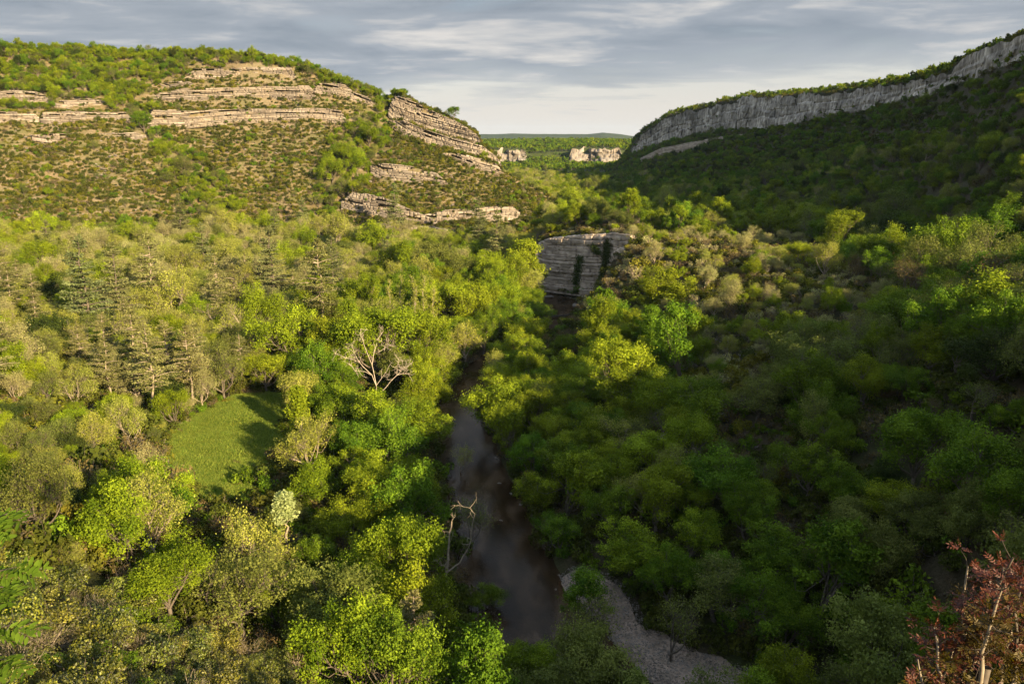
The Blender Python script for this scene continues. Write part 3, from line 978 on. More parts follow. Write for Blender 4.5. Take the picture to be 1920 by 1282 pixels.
def broadleaf(seed, R0=5.0, Ht=11.0, blobs=34, per=150, leaf=0.42, gap=0.0, flat=0.85, twig=2, loose=1.0, aspect=0.6, low=0.32):
    """a tree around a tapered trunk: limbs carry leaf clumps of unequal size; returns trunk and crown"""
    R = np.random.default_rng(seed)
    wood = []
    crown = []
    ch = Ht - R0 * flat
    lean = R.normal(size=2) * 0.35
    fork = np.array([lean[0], lean[1], Ht * low])
    P, (v, q) = limb(R, np.array([0, 0, -0.8]), fork, R0 * 0.060, R0 * 0.042, 0.03, 5, 6)
    wood.append((v, q, 0.5))
    k = blobs
    # clumps spread over the crown's shell, some inside; crown lobed by a few big limbs
    nl = R.integers(3, 8)
    la = np.sort(R.uniform(0, 2 * PI, nl)) + R.uniform(0, 6)
    lobes = np.stack([np.cos(la) * R0 * R.uniform(0.36, 0.62, nl), np.sin(la) * R0 * R.uniform(0.36, 0.62, nl), R.uniform(-0.28, 0.48, nl) * R0 * flat], axis=1)
    lobes = np.vstack([lobes, [[0, 0, R0 * flat * 0.42]]]) + np.array([0, 0, ch])
    lr = R0 * R.uniform(0.32, 0.62, nl + 1)
    joints = []
    for c, r_ in zip(lobes, lr):
        base = fork + R.normal(size=3) * 0.1
        P, (v, q) = limb(R, base, c + np.array([0, 0, -0.2 * r_]), R0 * 0.030, R0 * 0.012, 0.10, 6, 5)
        wood.append((v, q, 0.5))
        joints.append(P)
    idx = R.integers(0, nl + 1, k)
    d = unit(R.normal(size=(k, 3)) + np.array([0, 0, 0.35]))
    cen = lobes[idx] + d * (lr[idx] * R.uniform(0.55, 1.05, k))[:, None] * np.array([1, 1, 0.9])
    br = R0 * (0.09 + 0.19 * R.uniform(0, 1, k) ** 1.5) * loose
    for j in range(k):
        src = joints[idx[j]][R.integers(3, 6)]
        P, (v, q) = limb(R, src, cen[j], R0 * 0.010, R0 * 0.003, 0.12, 4, 3)
        wood.append((v, q, 0.5))
        if twig > 1:
            for _ in range(twig):
                e = cen[j] + unit(R.normal(size=3) + np.array([0, 0, 0.5])) * br[j] * 1.15
                _, (v, q) = limb(R, P[2], e, R0 * 0.0035, R0 * 0.0013, 0.12, 3, 3)
                wood.append((v, q, 0.5))
        n = max(8, int(per * (br[j] / (R0 * 0.2)) ** 2 * R.uniform(0.6, 1.2)))
        dd = unit(R.normal(size=(n, 3)) + np.array([0, 0, 0.30]))
        rad = br[j] * (0.35 + 0.75 * R.uniform(0, 1, n) ** 0.6)
        wob_ = 1 + 0.45 * np.sin(dd[:, 0] * 5 + j) * np.sin(dd[:, 1] * 4 + 2 * j) + 0.25 * np.sin(dd[:, 2] * 9 + j)
        ax_ = unit(unit(cen[j] - fork) + R.normal(size=3) * 0.5)
        dq = dd * (rad * wob_)[:, None] * np.array([1.0, 1.0, 0.8])
        C = cen[j] + dq + ax_ * ((dq @ ax_) * R.uniform(0.0, 0.5))[:, None] + ax_ * (R.uniform(0, 1, n) ** 4 * br[j] * 0.5)[:, None]
        N = dd + R.normal(size=(n, 3)) * 0.75 + np.array([0, 0, 0.4])
        inner_ = np.clip((rad / br[j] - 0.35) / 0.75, 0, 1)
        tj = np.clip(R.normal(0.42, 0.24) + R.normal(size=n) * 0.22 + (inner_ - 0.5) * 0.2, 0, 1)
        crown.append(leaves(C, N, leaf, tj, R, aspect))
    # loose leaves that break the outline
    n = int(k * per * 0.06)
    j = R.integers(0, k, n)
    dd = unit(R.normal(size=(n, 3)))
    C = cen[j] + dd * (br[j] * R.uniform(1.0, 1.55, n))[:, None]
    crown.append(leaves(C, dd + R.normal(size=(n, 3)), leaf * 0.9, np.clip(R.normal(0.55, 0.2, n), 0, 1), R, aspect))
    return join(wood), join(crown)


def conifer(seed, Ht=16.0, R0=4.2, bare=0.12, tiers=26, per=110, leaf=0.34, droop=0.05, gaps=0.0):
    R = np.random.default_rng(seed)
    wood, crown = [], []
    P, (v, q) = limb(R, np.array([0, 0, -0.8]), np.array([R.normal() * 0.2, R.normal() * 0.2, Ht]), Ht * 0.016, 0.03, 0.01, 9, 6)
    wood.append((v, q, 0.5))
    for z_ in np.linspace(bare, 0.985, tiers):
        z = z_ * Ht + R.normal() * 0.15
        f = (z_ - bare) / (1 - bare)
        L = R0 * (1 - f) ** 0.75 * (0.55 + 0.45 * min(1, f * 5)) + 0.25
        for b in range(R.integers(3, 6)):
            if R.uniform() < gaps:
                continue
            a = R.uniform(0, 2 * PI)
            l = L * R.uniform(0.6, 1.1)
            d = np.array([math.cos(a), math.sin(a), 0.10 - droop * 2 + 0.35 * f])
            p0 = np.array([np.interp(z, P[:, 2], P[:, 0]), np.interp(z, P[:, 2], P[:, 1]), z])
            Pb, (v, q) = limb(R, p0, p0 + d * l, 0.05 + 0.02 * l, 0.012, 0.05, 4, 3)
            wood.append((v, q, 0.5))
            n = int(per * (l / R0) * R.uniform(0.6, 1.2)) + 10
            t = R.uniform(0.22, 1.02, n)
            side = np.array([-d[1], d[0], 0])
            w_ = R.normal(size=n) * 0.22 * l * (1.15 - t * 0.6)
            C = p0 + d * (l * t)[:, None] + side * w_[:, None] + np.array([0, 0, 1]) * (R.normal(size=n) * 0.10 - 0.05 * np.abs(w_))[:, None]
            N = np.array([0, 0, 1.0]) + R.normal(size=(n, 3)) * 0.45
            crown.append(leaves(C, N, leaf, np.clip(R.normal(0.3 + 0.4 * R.uniform(), 0.2, n), 0, 1), R, 0.45))
    return join(wood), join(crown)


def poplar(seed, Ht=15.0, R0=2.0, per=70, leaf=0.30, n_br=46, bare=0.25):
    R = np.random.default_rng(seed)
    wood, crown = [], []
    P, (v, q) = limb(R, np.array([0, 0, -0.8]), np.array([R.normal() * 0.4, R.normal() * 0.4, Ht]), 0.22, 0.02, 0.015, 9, 5)
    wood.append((v, q, 0.5))
    for b in range(n_br):
        f = R.uniform(0, 1) ** 0.8
        z = Ht * (bare + (0.97 - bare) * f)
        a = R.uniform(0, 2 * PI)
        l = R0 * R.uniform(0.5, 1.15) * (1.15 - f * 0.75)
        d = np.array([math.cos(a) * 0.7, math.sin(a) * 0.7, R.uniform(0.6, 1.1)])
        p0 = np.array([np.interp(z, P[:, 2], P[:, 0]), np.interp(z, P[:, 2], P[:, 1]), z])
        Pb, (v, q) = limb(R, p0, p0 + d * l, 0.05, 0.010, 0.06, 4, 3)
        wood.append((v, q, 0.5))
        n = int(per * R.uniform(0.4, 1.3))
        if n:
            t = R.uniform(0.4, 1.1, n)
            C = p0 + d * (l * t)[:, None] + R.normal(size=(n, 3)) * 0.28
            crown.append(leaves(C, R.normal(size=(n, 3)) + np.array([0, 0, 0.3]), leaf, np.clip(R.normal(0.5, 0.25, n), 0, 1), R))
    return join(wood), join(crown)


def shrub_mesh(seed, R0=1.0, n=420, leaf=0.20, twigs=14, hgt=1.0, aspect=0.6, lumps=7):
    R = np.random.default_rng(seed)
    wood, crown = [], []
    cen = np.stack([R.normal(size=lumps) * 0.42, R.normal(size=lumps) * 0.42, R.uniform(0.25, 0.85, lumps) * hgt], axis=1) * R0
    cr = R0 * R.uniform(0.22, 0.50, lumps)
    for j in range(lumps):
        P, (v, q) = limb(R, np.array([R.normal() * 0.1, R.normal() * 0.1, -0.3]) * R0, cen[j], 0.045 * R0, 0.015 * R0, 0.12, 4, 3)
        wood.append((v, q, 0.5))
    for _ in range(twigs):
        j = R.integers(0, lumps)
        e = cen[j] + unit(R.normal(size=3) + np.array([0, 0, 0.7])) * cr[j] * 1.35
        _, (v, q) = limb(R, cen[j] * 0.6, e, 0.016 * R0, 0.005 * R0, 0.15, 3, 3)
        wood.append((v, q, 0.5))
    j = R.choice(lumps, n, p=cr ** 2 / np.sum(cr ** 2))
    dd = unit(R.normal(size=(n, 3)) + np.array([0, 0, 0.35]))
    C = cen[j] + dd * (cr[j] * (0.45 + 0.7 * R.uniform(0, 1, n) ** 0.5))[:, None]
    C[:, 2] = np.abs(C[:, 2])
    tj = np.clip(0.2 + 0.5 * R.uniform(0, 1, lumps)[j] + R.normal(size=n) * 0.2, 0, 1)
    crown.append(leaves(C, dd + R.normal(size=(n, 3)) * 0.8, leaf * R0, tj, R, aspect))
    return join(wood), join(crown)


def blade_tree(seed, n=260, leaf=0.95):
    """a far tree, a few pixels high: trunk and about 250 leaf sprays"""
    return broadleaf(seed, 3.0, 5.2, 13, n / 13, leaf, twig=1, low=0.15)


# prototype meshes: species -> list of (trunk mesh, crown mesh, nominal radius)
PROTO = {}
RAW = {}


def reg(sp, made, R0, fol, bk, nm='crown'):
    if sp.startswith(('leafy', 'tall', 'ever', 'bud', 'spar', 'far_')):
        R0 = R0 * 1.18
    (wv_, wq_, wt_), (cv_, cq_, ct_) = made
    tm = new_mesh(sp + '_trunk', wv_, wq_, [BK[bk]], True)
    cm = new_mesh(sp + '_' + nm, cv_, cq_, [FM[fol]], False, ct_)
    PROTO.setdefault(sp, []).append((tm, cm, R0))
    RAW[(sp, len(PROTO[sp]) - 1)] = (made, fol, bk)


BK = {'grey': BK_GREY, 'pale': BK_PALE, 'dark': BK_DARK, 'bleach': BK_BLEACH}
_bl = [broadleaf(100 + s, 5.0, 8.8 + 0.5 * (s % 3), 64, 350, 0.215, low=0.14) for s in range(6)]
_tall = [broadleaf(120 + s, 4.0, 10.6, 44, 320, 0.215, flat=1.35, low=0.14) for s in range(2)]
_bud = [broadleaf(140 + s, 5.0, 9.2, 66, 150, 0.19, twig=5, loose=1.05, aspect=0.7, low=0.16) for s in range(4)]
_sp = [broadleaf(160 + s, 5.0, 10.0, 46, 48, 0.21, twig=6, loose=1.2, aspect=0.7, low=0.2) for s in range(2)]
_far = [blade_tree(200 + s) for s in range(4)]
for k_, fol in (('green', 'bright'), ('gold', 'yellow'), ('mid', 'mid'), ('olive', 'olive')):
    for i_, m_ in enumerate(_bl):
        reg('leafy_' + k_, m_, 5.0, fol, 'grey' if k_ != 'olive' else 'dark')
for m_ in _tall:
    reg('tall_green', m_, 4.0, 'bright', 'grey')
    reg('tall_mid', m_, 4.0, 'mid', 'grey')
    reg('tall_gold', m_, 4.0, 'yellow', 'grey')
for m_ in _bl[:2]:
    reg('evergreen', m_, 5.0, 'dark', 'dark')
for i_, m_ in enumerate(_bud):
    reg('bud_pale', m_, 5.0, 'pale', 'pale')
    reg('bud_gold', m_, 5.0, 'bud', 'pale')
for m_ in _bud[:2]:
    reg('bud_olive', m_, 5.0, 'olive', 'grey')
for m_ in _sp:
    reg('sparse', m_, 5.0, 'bud', 'pale')
    reg('sparse_dark', m_, 5.0, 'olive', 'grey')
    reg('sparse_brown', m_, 5.0, 'brown', 'grey')
for s_ in range(2):
    reg('cedar', conifer(300 + s_, per=170), 4.2, 'cedar', 'grey')
    reg('pine', conifer(310 + s_, 13.0, 3.6, 0.36, 22, 105, 0.32, 0.07, 0.16), 3.6, 'pine', 'pale')
    reg('poplar', poplar(320 + s_, per=20), 2.0, 'bud', 'pale')
reg('silver_tree', poplar(330, 9.0, 1.7, 60, 0.34, 40, 0.45), 1.7, 'silver', 'pale')
reg('young_green', poplar(331, 8.0, 1.9, 120, 0.36, 44, 0.30), 1.9, 'bright', 'grey')
for s_ in range(3):
    m_ = shrub_mesh(400 + s_)
    reg('shrub_green', m_, 1.0, 'garrigue', 'grey')
    reg('shrub_gold', m_, 1.0, 'garrigue_gold', 'grey')
    reg('shrub_mid', m_, 1.0, 'mid', 'grey')
for s_ in range(3):
    m_ = shrub_mesh(420 + s_, 1.0, 220, 0.16, 60)
    reg('shrub_brown', m_, 1.0, 'brown', 'grey')
    reg('shrub_pale', m_, 1.0, 'pale', 'pale')
for s_ in range(4):
    reg('bush', shrub_mesh(440 + s_, 1.0, 2300, 0.088, 60, 0.9, 0.66, 14), 1.0, 'bush', 'grey')
    reg('bush_dark', shrub_mesh(450 + s_, 1.0, 2300, 0.080, 40, 0.9, 0.62, 12), 1.0, 'mid', 'grey')
for s_ in range(2):
    reg('bush_dry', shrub_mesh(460 + s_, 1.0, 2000, 0.060, 150, 0.9, 0.6, 14), 1.0, 'nearbrown', 'pale')
for i_, m_ in enumerate(_far):
    reg('far_green', m_, 3.0, 'bright', 'grey')
    reg('far_mid', m_, 3.0, 'mid', 'grey')
    reg('far_dark', m_, 3.0, 'dark', 'dark')
print('protos', round(time.time() - T0, 1), sum(len(c.polygons) + len(t_.polygons) for l_ in PROTO.values() for t_, c, _ in l_))

KIND = {}
for sp in PROTO:
    if sp.startswith(('leafy', 'tall')):
        KIND[sp] = 'broadleaf_tree'
    elif sp.startswith('evergreen'):
        KIND[sp] = 'evergreen_oak'
    elif sp.startswith(('bud', 'sparse')):
        KIND[sp] = 'budding_tree'
    elif sp in ('cedar', 'pine'):
        KIND[sp] = sp + '_tree'
    elif sp == 'poplar':
        KIND[sp] = 'poplar_tree'
    elif sp in ('silver_tree', 'young_green'):
        KIND[sp] = 'young_tree'
    elif sp.startswith('shrub'):
        KIND[sp] = 'shrub'
    elif sp.startswith('bush'):
        KIND[sp] = 'bush'
    else:
        KIND[sp] = 'broadleaf_tree'

# ------------------------------------------------------------------ where things grow
PL = []          # planted: [x, y, z, species, radius, variant, turn, u, v, px]
# picture-read trees: (u, v of the crown's middle, crown width in photo pixels, species)
KEY = [
    # river-side left bank
    (705, 640, 190, 'leafy_green'), (610, 655, 130, 'leafy_green'), (790, 640, 130, 'leafy_green'), (812, 690, 100, 'leafy_gold'), (840, 560, 130, 'leafy_gold'), (900, 575, 110, 'leafy_gold'),
    (935, 560, 90, 'leafy_green'), (960, 590, 90, 'leafy_mid'), (1005, 580, 90, 'leafy_mid'), (870, 640, 100, 'bud_gold'), (905, 630, 80, 'leafy_mid'), (700, 780, 150, 'leafy_green'), (755, 760, 100, 'bud_gold'),
    (640, 760, 130, 'leafy_green'), (570, 840, 130, 'bud_gold'), (590, 905, 120, 'leafy_green'), (670, 860, 110, 'leafy_green'), (760, 870, 110, 'leafy_green'), (790, 925, 120, 'leafy_green'),
    (700, 930, 120, 'leafy_green'), (640, 980, 120, 'leafy_green'), (720, 1010, 150, 'leafy_mid'), (600, 1030, 110, 'leafy_mid'), (680, 1080, 130, 'leafy_mid'), (740, 1055, 110, 'leafy_mid'),
    (540, 950, 90, 'bud_olive'), (455, 1015, 80, 'bud_olive'), (470, 900, 60, 'shrub_mid'), (590, 700, 110, 'leafy_mid'), (560, 760, 50, 'young_green'), (530, 935, 60, 'silver_tree'),
    (545, 625, 170, 'leafy_gold'), (480, 590, 110, 'leafy_gold'), (620, 590, 110, 'leafy_olive'), (800, 545, 110, 'leafy_gold'), (750, 610, 80, 'bud_gold'), (740, 690, 90, 'leafy_olive'),
    (865, 870, 60, 'sparse'), (880, 980, 120, 'sparse_dark'), (908, 1112, 90, 'leafy_mid'), (780, 1180, 110, 'pine'), (700, 1170, 110, 'evergreen'), (620, 1140, 110, 'leafy_green'), (660, 1230, 120, 'leafy_mid'),
    (520, 1080, 100, 'leafy_mid'), (335, 1070, 150, 'leafy_green'), (215, 940, 120, 'leafy_green'), (235, 1020, 110, 'leafy_green'), (390, 1085, 95, 'leafy_green'), (590, 1170, 100, 'leafy_green'),
    # valley middle and back on the left
    (965, 515, 80, 'leafy_gold'), (880, 475, 80, 'leafy_green'), (915, 480, 60, 'leafy_mid'), (800, 490, 120, 'leafy_olive'), (740, 500, 90, 'leafy_green'), (850, 510, 90, 'leafy_olive'),
    (760, 460, 60, 'leafy_mid'), (810, 455, 50, 'leafy_green'), (700, 450, 90, 'leafy_green'), (620, 440, 90, 'bud_gold'), (565, 430, 70, 'sparse'), (400, 405, 70, 'bud_gold'), (440, 385, 50, 'leafy_green'), (430, 430, 70, 'bud_gold'),
    (160, 545, 110, 'cedar'), (215, 540, 90, 'cedar'), (110, 540, 110, 'evergreen'), (510, 500, 80, 'cedar'), (600, 530, 110, 'pine'), (380, 475, 60, 'cedar'), (65, 570, 40, 'pine'),
    (90, 620, 80, 'leafy_green'), (30, 660, 120, 'bud_pale'), (240, 620, 100, 'sparse'), (390, 590, 120, 'sparse'), (330, 600, 100, 'bud_gold'), (410, 620, 60, 'leafy_green'), (320, 560, 120, 'bud_gold'), (250, 560, 90, 'bud_pale'),
    (150, 650, 60, 'pine'), (200, 690, 80, 'pine'), (280, 690, 100, 'pine'), (355, 680, 90, 'pine'), (450, 670, 60, 'pine'), (310, 660, 80, 'pine'), (420, 700, 110, 'bud_olive'), (380, 730, 80, 'bud_pale'), (235, 600, 60, 'pine'),
    (320, 750, 60, 'leafy_green'), (210, 765, 70, 'leafy_green'), (240, 800, 100, 'bud_gold'), (130, 790, 80, 'leafy_green'), (215, 860, 90, 'bud_gold'), (80, 770, 80, 'bud_olive'), (30, 830, 90, 'bud_olive'), (90, 880, 90, 'bud_olive'), (100, 690, 60, 'leafy_green'),
    (560, 585, 20, 'poplar'), (735, 560, 26, 'poplar'), (757, 560, 32, 'poplar'), (775, 565, 34, 'poplar'), (797, 560, 30, 'poplar'), (780, 580, 30, 'poplar'), (812, 575, 28, 'poplar'),
    (660, 540, 50, 'bud_gold'), (640, 500, 60, 'leafy_gold'), (690, 530, 70, 'bud_gold'), (455, 540, 80, 'bud_gold'), (150, 470, 90, 'bud_pale'), (60, 480, 90, 'bud_pale'), (250, 480, 80, 'leafy_green'), (330, 490, 90, 'bud_gold'), (430, 490, 80, 'bud_gold'),
    # hill-side landmarks
    (268, 226, 48, 'leafy_mid'), (650, 280, 70, 'leafy_green'), (690, 250, 60, 'leafy_green'), (670, 305, 60, 'leafy_green'), (620, 320, 60, 'leafy_green'), (640, 350, 60, 'bud_olive'), (730, 175, 44, 'leafy_green'), (712, 170, 30, 'leafy_mid'), (588, 122, 26, 'leafy_green'),
    (455, 98, 20, 'leafy_mid'), (820, 215, 18, 'evergreen'), (850, 240, 30, 'leafy_mid'), (310, 290, 40, 'leafy_green'), (345, 310, 50, 'bud_olive'), (310, 330, 40, 'bud_olive'),
    # gap and valley beyond the hillock
    (1135, 345, 46, 'leafy_green'), (1110, 352, 40, 'bud_olive'), (1075, 375, 50, 'leafy_gold'), (1110, 380, 50, 'bud_gold'), (1145, 375, 60, 'bud_gold'), (1180, 385, 60, 'tall_green'), (1250, 380, 60, 'bud_gold'), (1225, 395, 50, 'tall_green'),
    (1305, 390, 60, 'bud_gold'), (1270, 400, 50, 'tall_green'), (1360, 400, 50, 'leafy_gold'), (1420, 390, 40, 'tall_green'), (1395, 400, 40, 'bud_gold'), (1475, 390, 44, 'sparse'), (1450, 405, 40, 'bud_gold'), (1500, 400, 40, 'sparse'),
    (1560, 385, 80, 'bud_olive'), (1590, 410, 70, 'leafy_mid'), (1680, 400, 110, 'bud_olive'), (1780, 470, 150, 'leafy_mid'), (1870, 440, 120, 'leafy_mid'), (1600, 460, 90, 'leafy_mid'), (1700, 500, 100, 'leafy_mid'), (1850, 520, 120, 'leafy_mid'),
    (1610, 300, 50, 'bud_gold'), (1670, 290, 50, 'bud_gold'), (1740, 280, 60, 'sparse'), (1790, 285, 50, 'bud_gold'), (1860, 280, 60, 'leafy_gold'), (1900, 275, 50, 'bud_gold'), (1565, 320, 40, 'bud_gold'), (1520, 330, 30, 'leafy_gold'), (1640, 355, 44, 'leafy_gold'), (1690, 380, 40, 'leafy_mid'),
    # hillock
    (1250, 530, 130, 'leafy_gold'), (1220, 560, 80, 'leafy_green'), (1300, 612, 90, 'leafy_green'), (1550, 490, 80, 'bud_gold'), (1500, 475, 70, 'leafy_gold'), (1430, 480, 60, 'leafy_green'), (1610, 500, 70, 'sparse_brown'), (1370, 560, 70, 'bud_pale'), (1320, 520, 60, 'bud_pale'),
    (1200, 470, 44, 'shrub_brown'), (1207, 495, 48, 'shrub_gold'), (1196, 515, 44, 'shrub_pale'), (1205, 535, 50, 'shrub_brown'), (1188, 545, 40, 'shrub_green'), (1165, 550, 36, 'shrub_brown'), (1215, 455, 40, 'shrub_pale'), (1225, 480, 50, 'bud_pale'), (1195, 450, 30, 'shrub_green'),
    (1100, 540, 40, 'shrub_mid'), (1080, 545, 30, 'shrub_mid'), (1130, 552, 40, 'shrub_mid'),
    # right bank and slope
    (1000, 660, 50, 'leafy_gold'), (1060, 640, 60, 'leafy_green'), (1120, 605, 60, 'leafy_mid'), (1215, 660, 80, 'leafy_green'), (1180, 700, 60, 'leafy_mid'), (1100, 680, 70, 'leafy_green'), (955, 705, 64, 'leafy_mid'), (938, 745, 64, 'leafy_mid'), (975, 740, 80, 'leafy_green'),
    (1010, 760, 90, 'leafy_olive'), (1120, 700, 80, 'sparse_brown'), (1090, 780, 100, 'leafy_mid'), (1000, 860, 110, 'leafy_mid'), (1150, 810, 90, 'leafy_mid'), (1230, 800, 110, 'sparse_dark'), (1240, 830, 80, 'sparse'), (1160, 880, 120, 'leafy_green'), (1080, 880, 100, 'leafy_mid'),
    (1150, 960, 130, 'leafy_mid'), (1050, 990, 120, 'leafy_mid'), (1290, 930, 120, 'leafy_green'), (1300, 1010, 130, 'leafy_green'), (1400, 960, 120, 'leafy_mid'), (1430, 890, 90, 'sparse_dark'), (1420, 730, 140, 'bud_olive'), (1540, 760, 130, 'leafy_mid'), (1560, 830, 110, 'leafy_mid'),
    (1500, 650, 130, 'bud_olive'), (1590, 650, 120, 'sparse_dark'), (1680, 700, 90, 'leafy_mid'), (1760, 610, 150, 'leafy_mid'), (1880, 620, 150, 'leafy_mid'), (1740, 560, 120, 'leafy_mid'), (1830, 740, 110, 'sparse_dark'), (1900, 790, 90, 'leafy_mid'), (1800, 660, 110, 'leafy_mid'),
    (1550, 1060, 220, 'tall_mid'), (1600, 960, 150, 'leafy_olive'), (1720, 970, 160, 'leafy_olive'), (1820, 980, 150, 'leafy_olive'), (1650, 1030, 150, 'leafy_olive'), (1430, 1120, 170, 'leafy_mid'), (1350, 1060, 120, 'leafy_mid'), (1480, 1180, 150, 'leafy_mid'), (1250, 1090, 130, 'leafy_mid'),
    (1820, 920, 50, 'leafy_mid'), (1890, 950, 90, 'leafy_mid'), (1350, 690, 50, 'leafy_mid'), (1580, 580, 40, 'leafy_mid'), (1210, 740, 60, 'leafy_mid'), (1390, 870, 70, 'sparse_brown'),
    # trees low in the frame
    (1100, 1110, 150, 'tall_mid'), (1120, 1190, 160, 'sparse_dark'), (1260, 1200, 130, 'sparse_dark'), (1000, 1250, 130, 'leafy_green'), (900, 1260, 120, 'leafy_green'), (800, 1260, 120, 'leafy_mid'), (1090, 1270, 120, 'leafy_mid'), (1190, 1290, 90, 'leafy_mid'),
]


def sites_from_px(rows):
    """ground points of trees whose crown middles show at (u, v), w photo pixels wide"""
    U, V_, Wd = (np.array([r_[i] for r_ in rows], float) for i in range(3))
    rat = []
    for r_ in rows:
        sp = r_[3]
        q = {'cedar': 8.0 / 4.2, 'pine': 7.5 / 3.6, 'poplar': 9.5 / 2.0, 'silver_tree': 6.4 / 1.7, 'young_green': 5.2 / 1.9, 'tall_green': 1.3, 'tall_mid': 1.3, 'tall_gold': 1.3}.get(sp, 0.90)
        rat.append(0.5 if sp.startswith(('shrub', 'bush')) else q)
    rat = np.array(rat)
    dx, dy, dz = ray(U, V_)
    h = np.hypot(dx, dy)
    dx, dy, dz = dx / h, dy / h, dz / h
    out = np.full((len(rows), 4), np.nan)
    r = 20.0
    while r < 1600:
        m = np.isnan(out[:, 0])
        if not m.any():
            break
        x, y, z = dx[m] * r, dy[m] * r, CAM_Z + dz[m] * r
        dep = y * CP - (z - CAM_Z) * SP
        Rm = Wd[m] / 2 * dep / 1493.0
        g = H(x, y, True, False)
        ok = z <= g + Rm * rat[m]
        ix = np.flatnonzero(m)[ok]
        out[ix] = np.stack([x, y, g, Rm], axis=1)[ok]
        r = r * 1.006 + 0.1
    return out


# tall trees whose distance the photograph fixes: (u, v of the foot, width px, species, range)
TALL = [(985, 560, 132, 'tall_gold', 300.0), (1075, 420, 44, 'tall_green', 395.0), (1105, 425, 50, 'tall_gold', 400.0), (1150, 425, 56, 'tall_green', 400.0), (1190, 428, 50, 'tall_green', 395.0), (1228, 430, 46, 'tall_gold', 390.0),
        (1252, 432, 56, 'tall_green', 385.0), (1300, 434, 50, 'tall_green', 380.0), (1330, 432, 44, 'tall_gold', 385.0), (1362, 436, 44, 'tall_green', 380.0), (1420, 436, 40, 'tall_green', 375.0), (1395, 438, 36, 'tall_gold', 380.0), (1460, 440, 36, 'tall_green', 375.0),
        (1132, 385, 52, 'tall_green', 560.0)]


def plant(x, y, z, sp, rad, key=False):
    n = len(PROTO[sp])
    PL.append([x, y, z, sp, rad, int(rng.integers(0, n)), float(rng.uniform(0, 2 * PI)), key])


_TH = {k_: v_ for k_, v_ in WDATA.items()}


def near_wall(x, y, front, behind):
    r = np.hypot(x, y)
    th = np.arctan2(x, y)
    bad = np.zeros(np.shape(x), bool)
    for ts, r_, zb_, zt_, style, lab in WDATA.values():
        rb = np.interp(th, ts, r_, left=1e9, right=1e9)
        f = front if style not in ('far',) else 40
        bad |= (r > rb - f) & (r < rb + behind)
    return bad


for (u_, v_, w_, sp_), s_ in zip(KEY, sites_from_px(KEY)):
    if not np.isnan(s_[0]):
        plant(float(s_[0]), float(s_[1]), float(s_[2]) - 0.15, sp_, float(s_[3]), True)
for (u_, v_, w_, sp_, r_) in TALL:
    th_, _ = az_r(u_, v_, r_)
    x_, y_ = math.sin(th_) * r_, math.cos(th_) * r_
    g_ = float(H(np.array([x_]), np.array([y_]), True, False)[0])
    plant(x_, y_, g_ - 0.2, sp_, w_ / 2 * float(project(np.array([x_, y_, g_]))[2][0]) / 1493.0, True)
print('key trees', len(PL), round(time.time() - T0, 1))

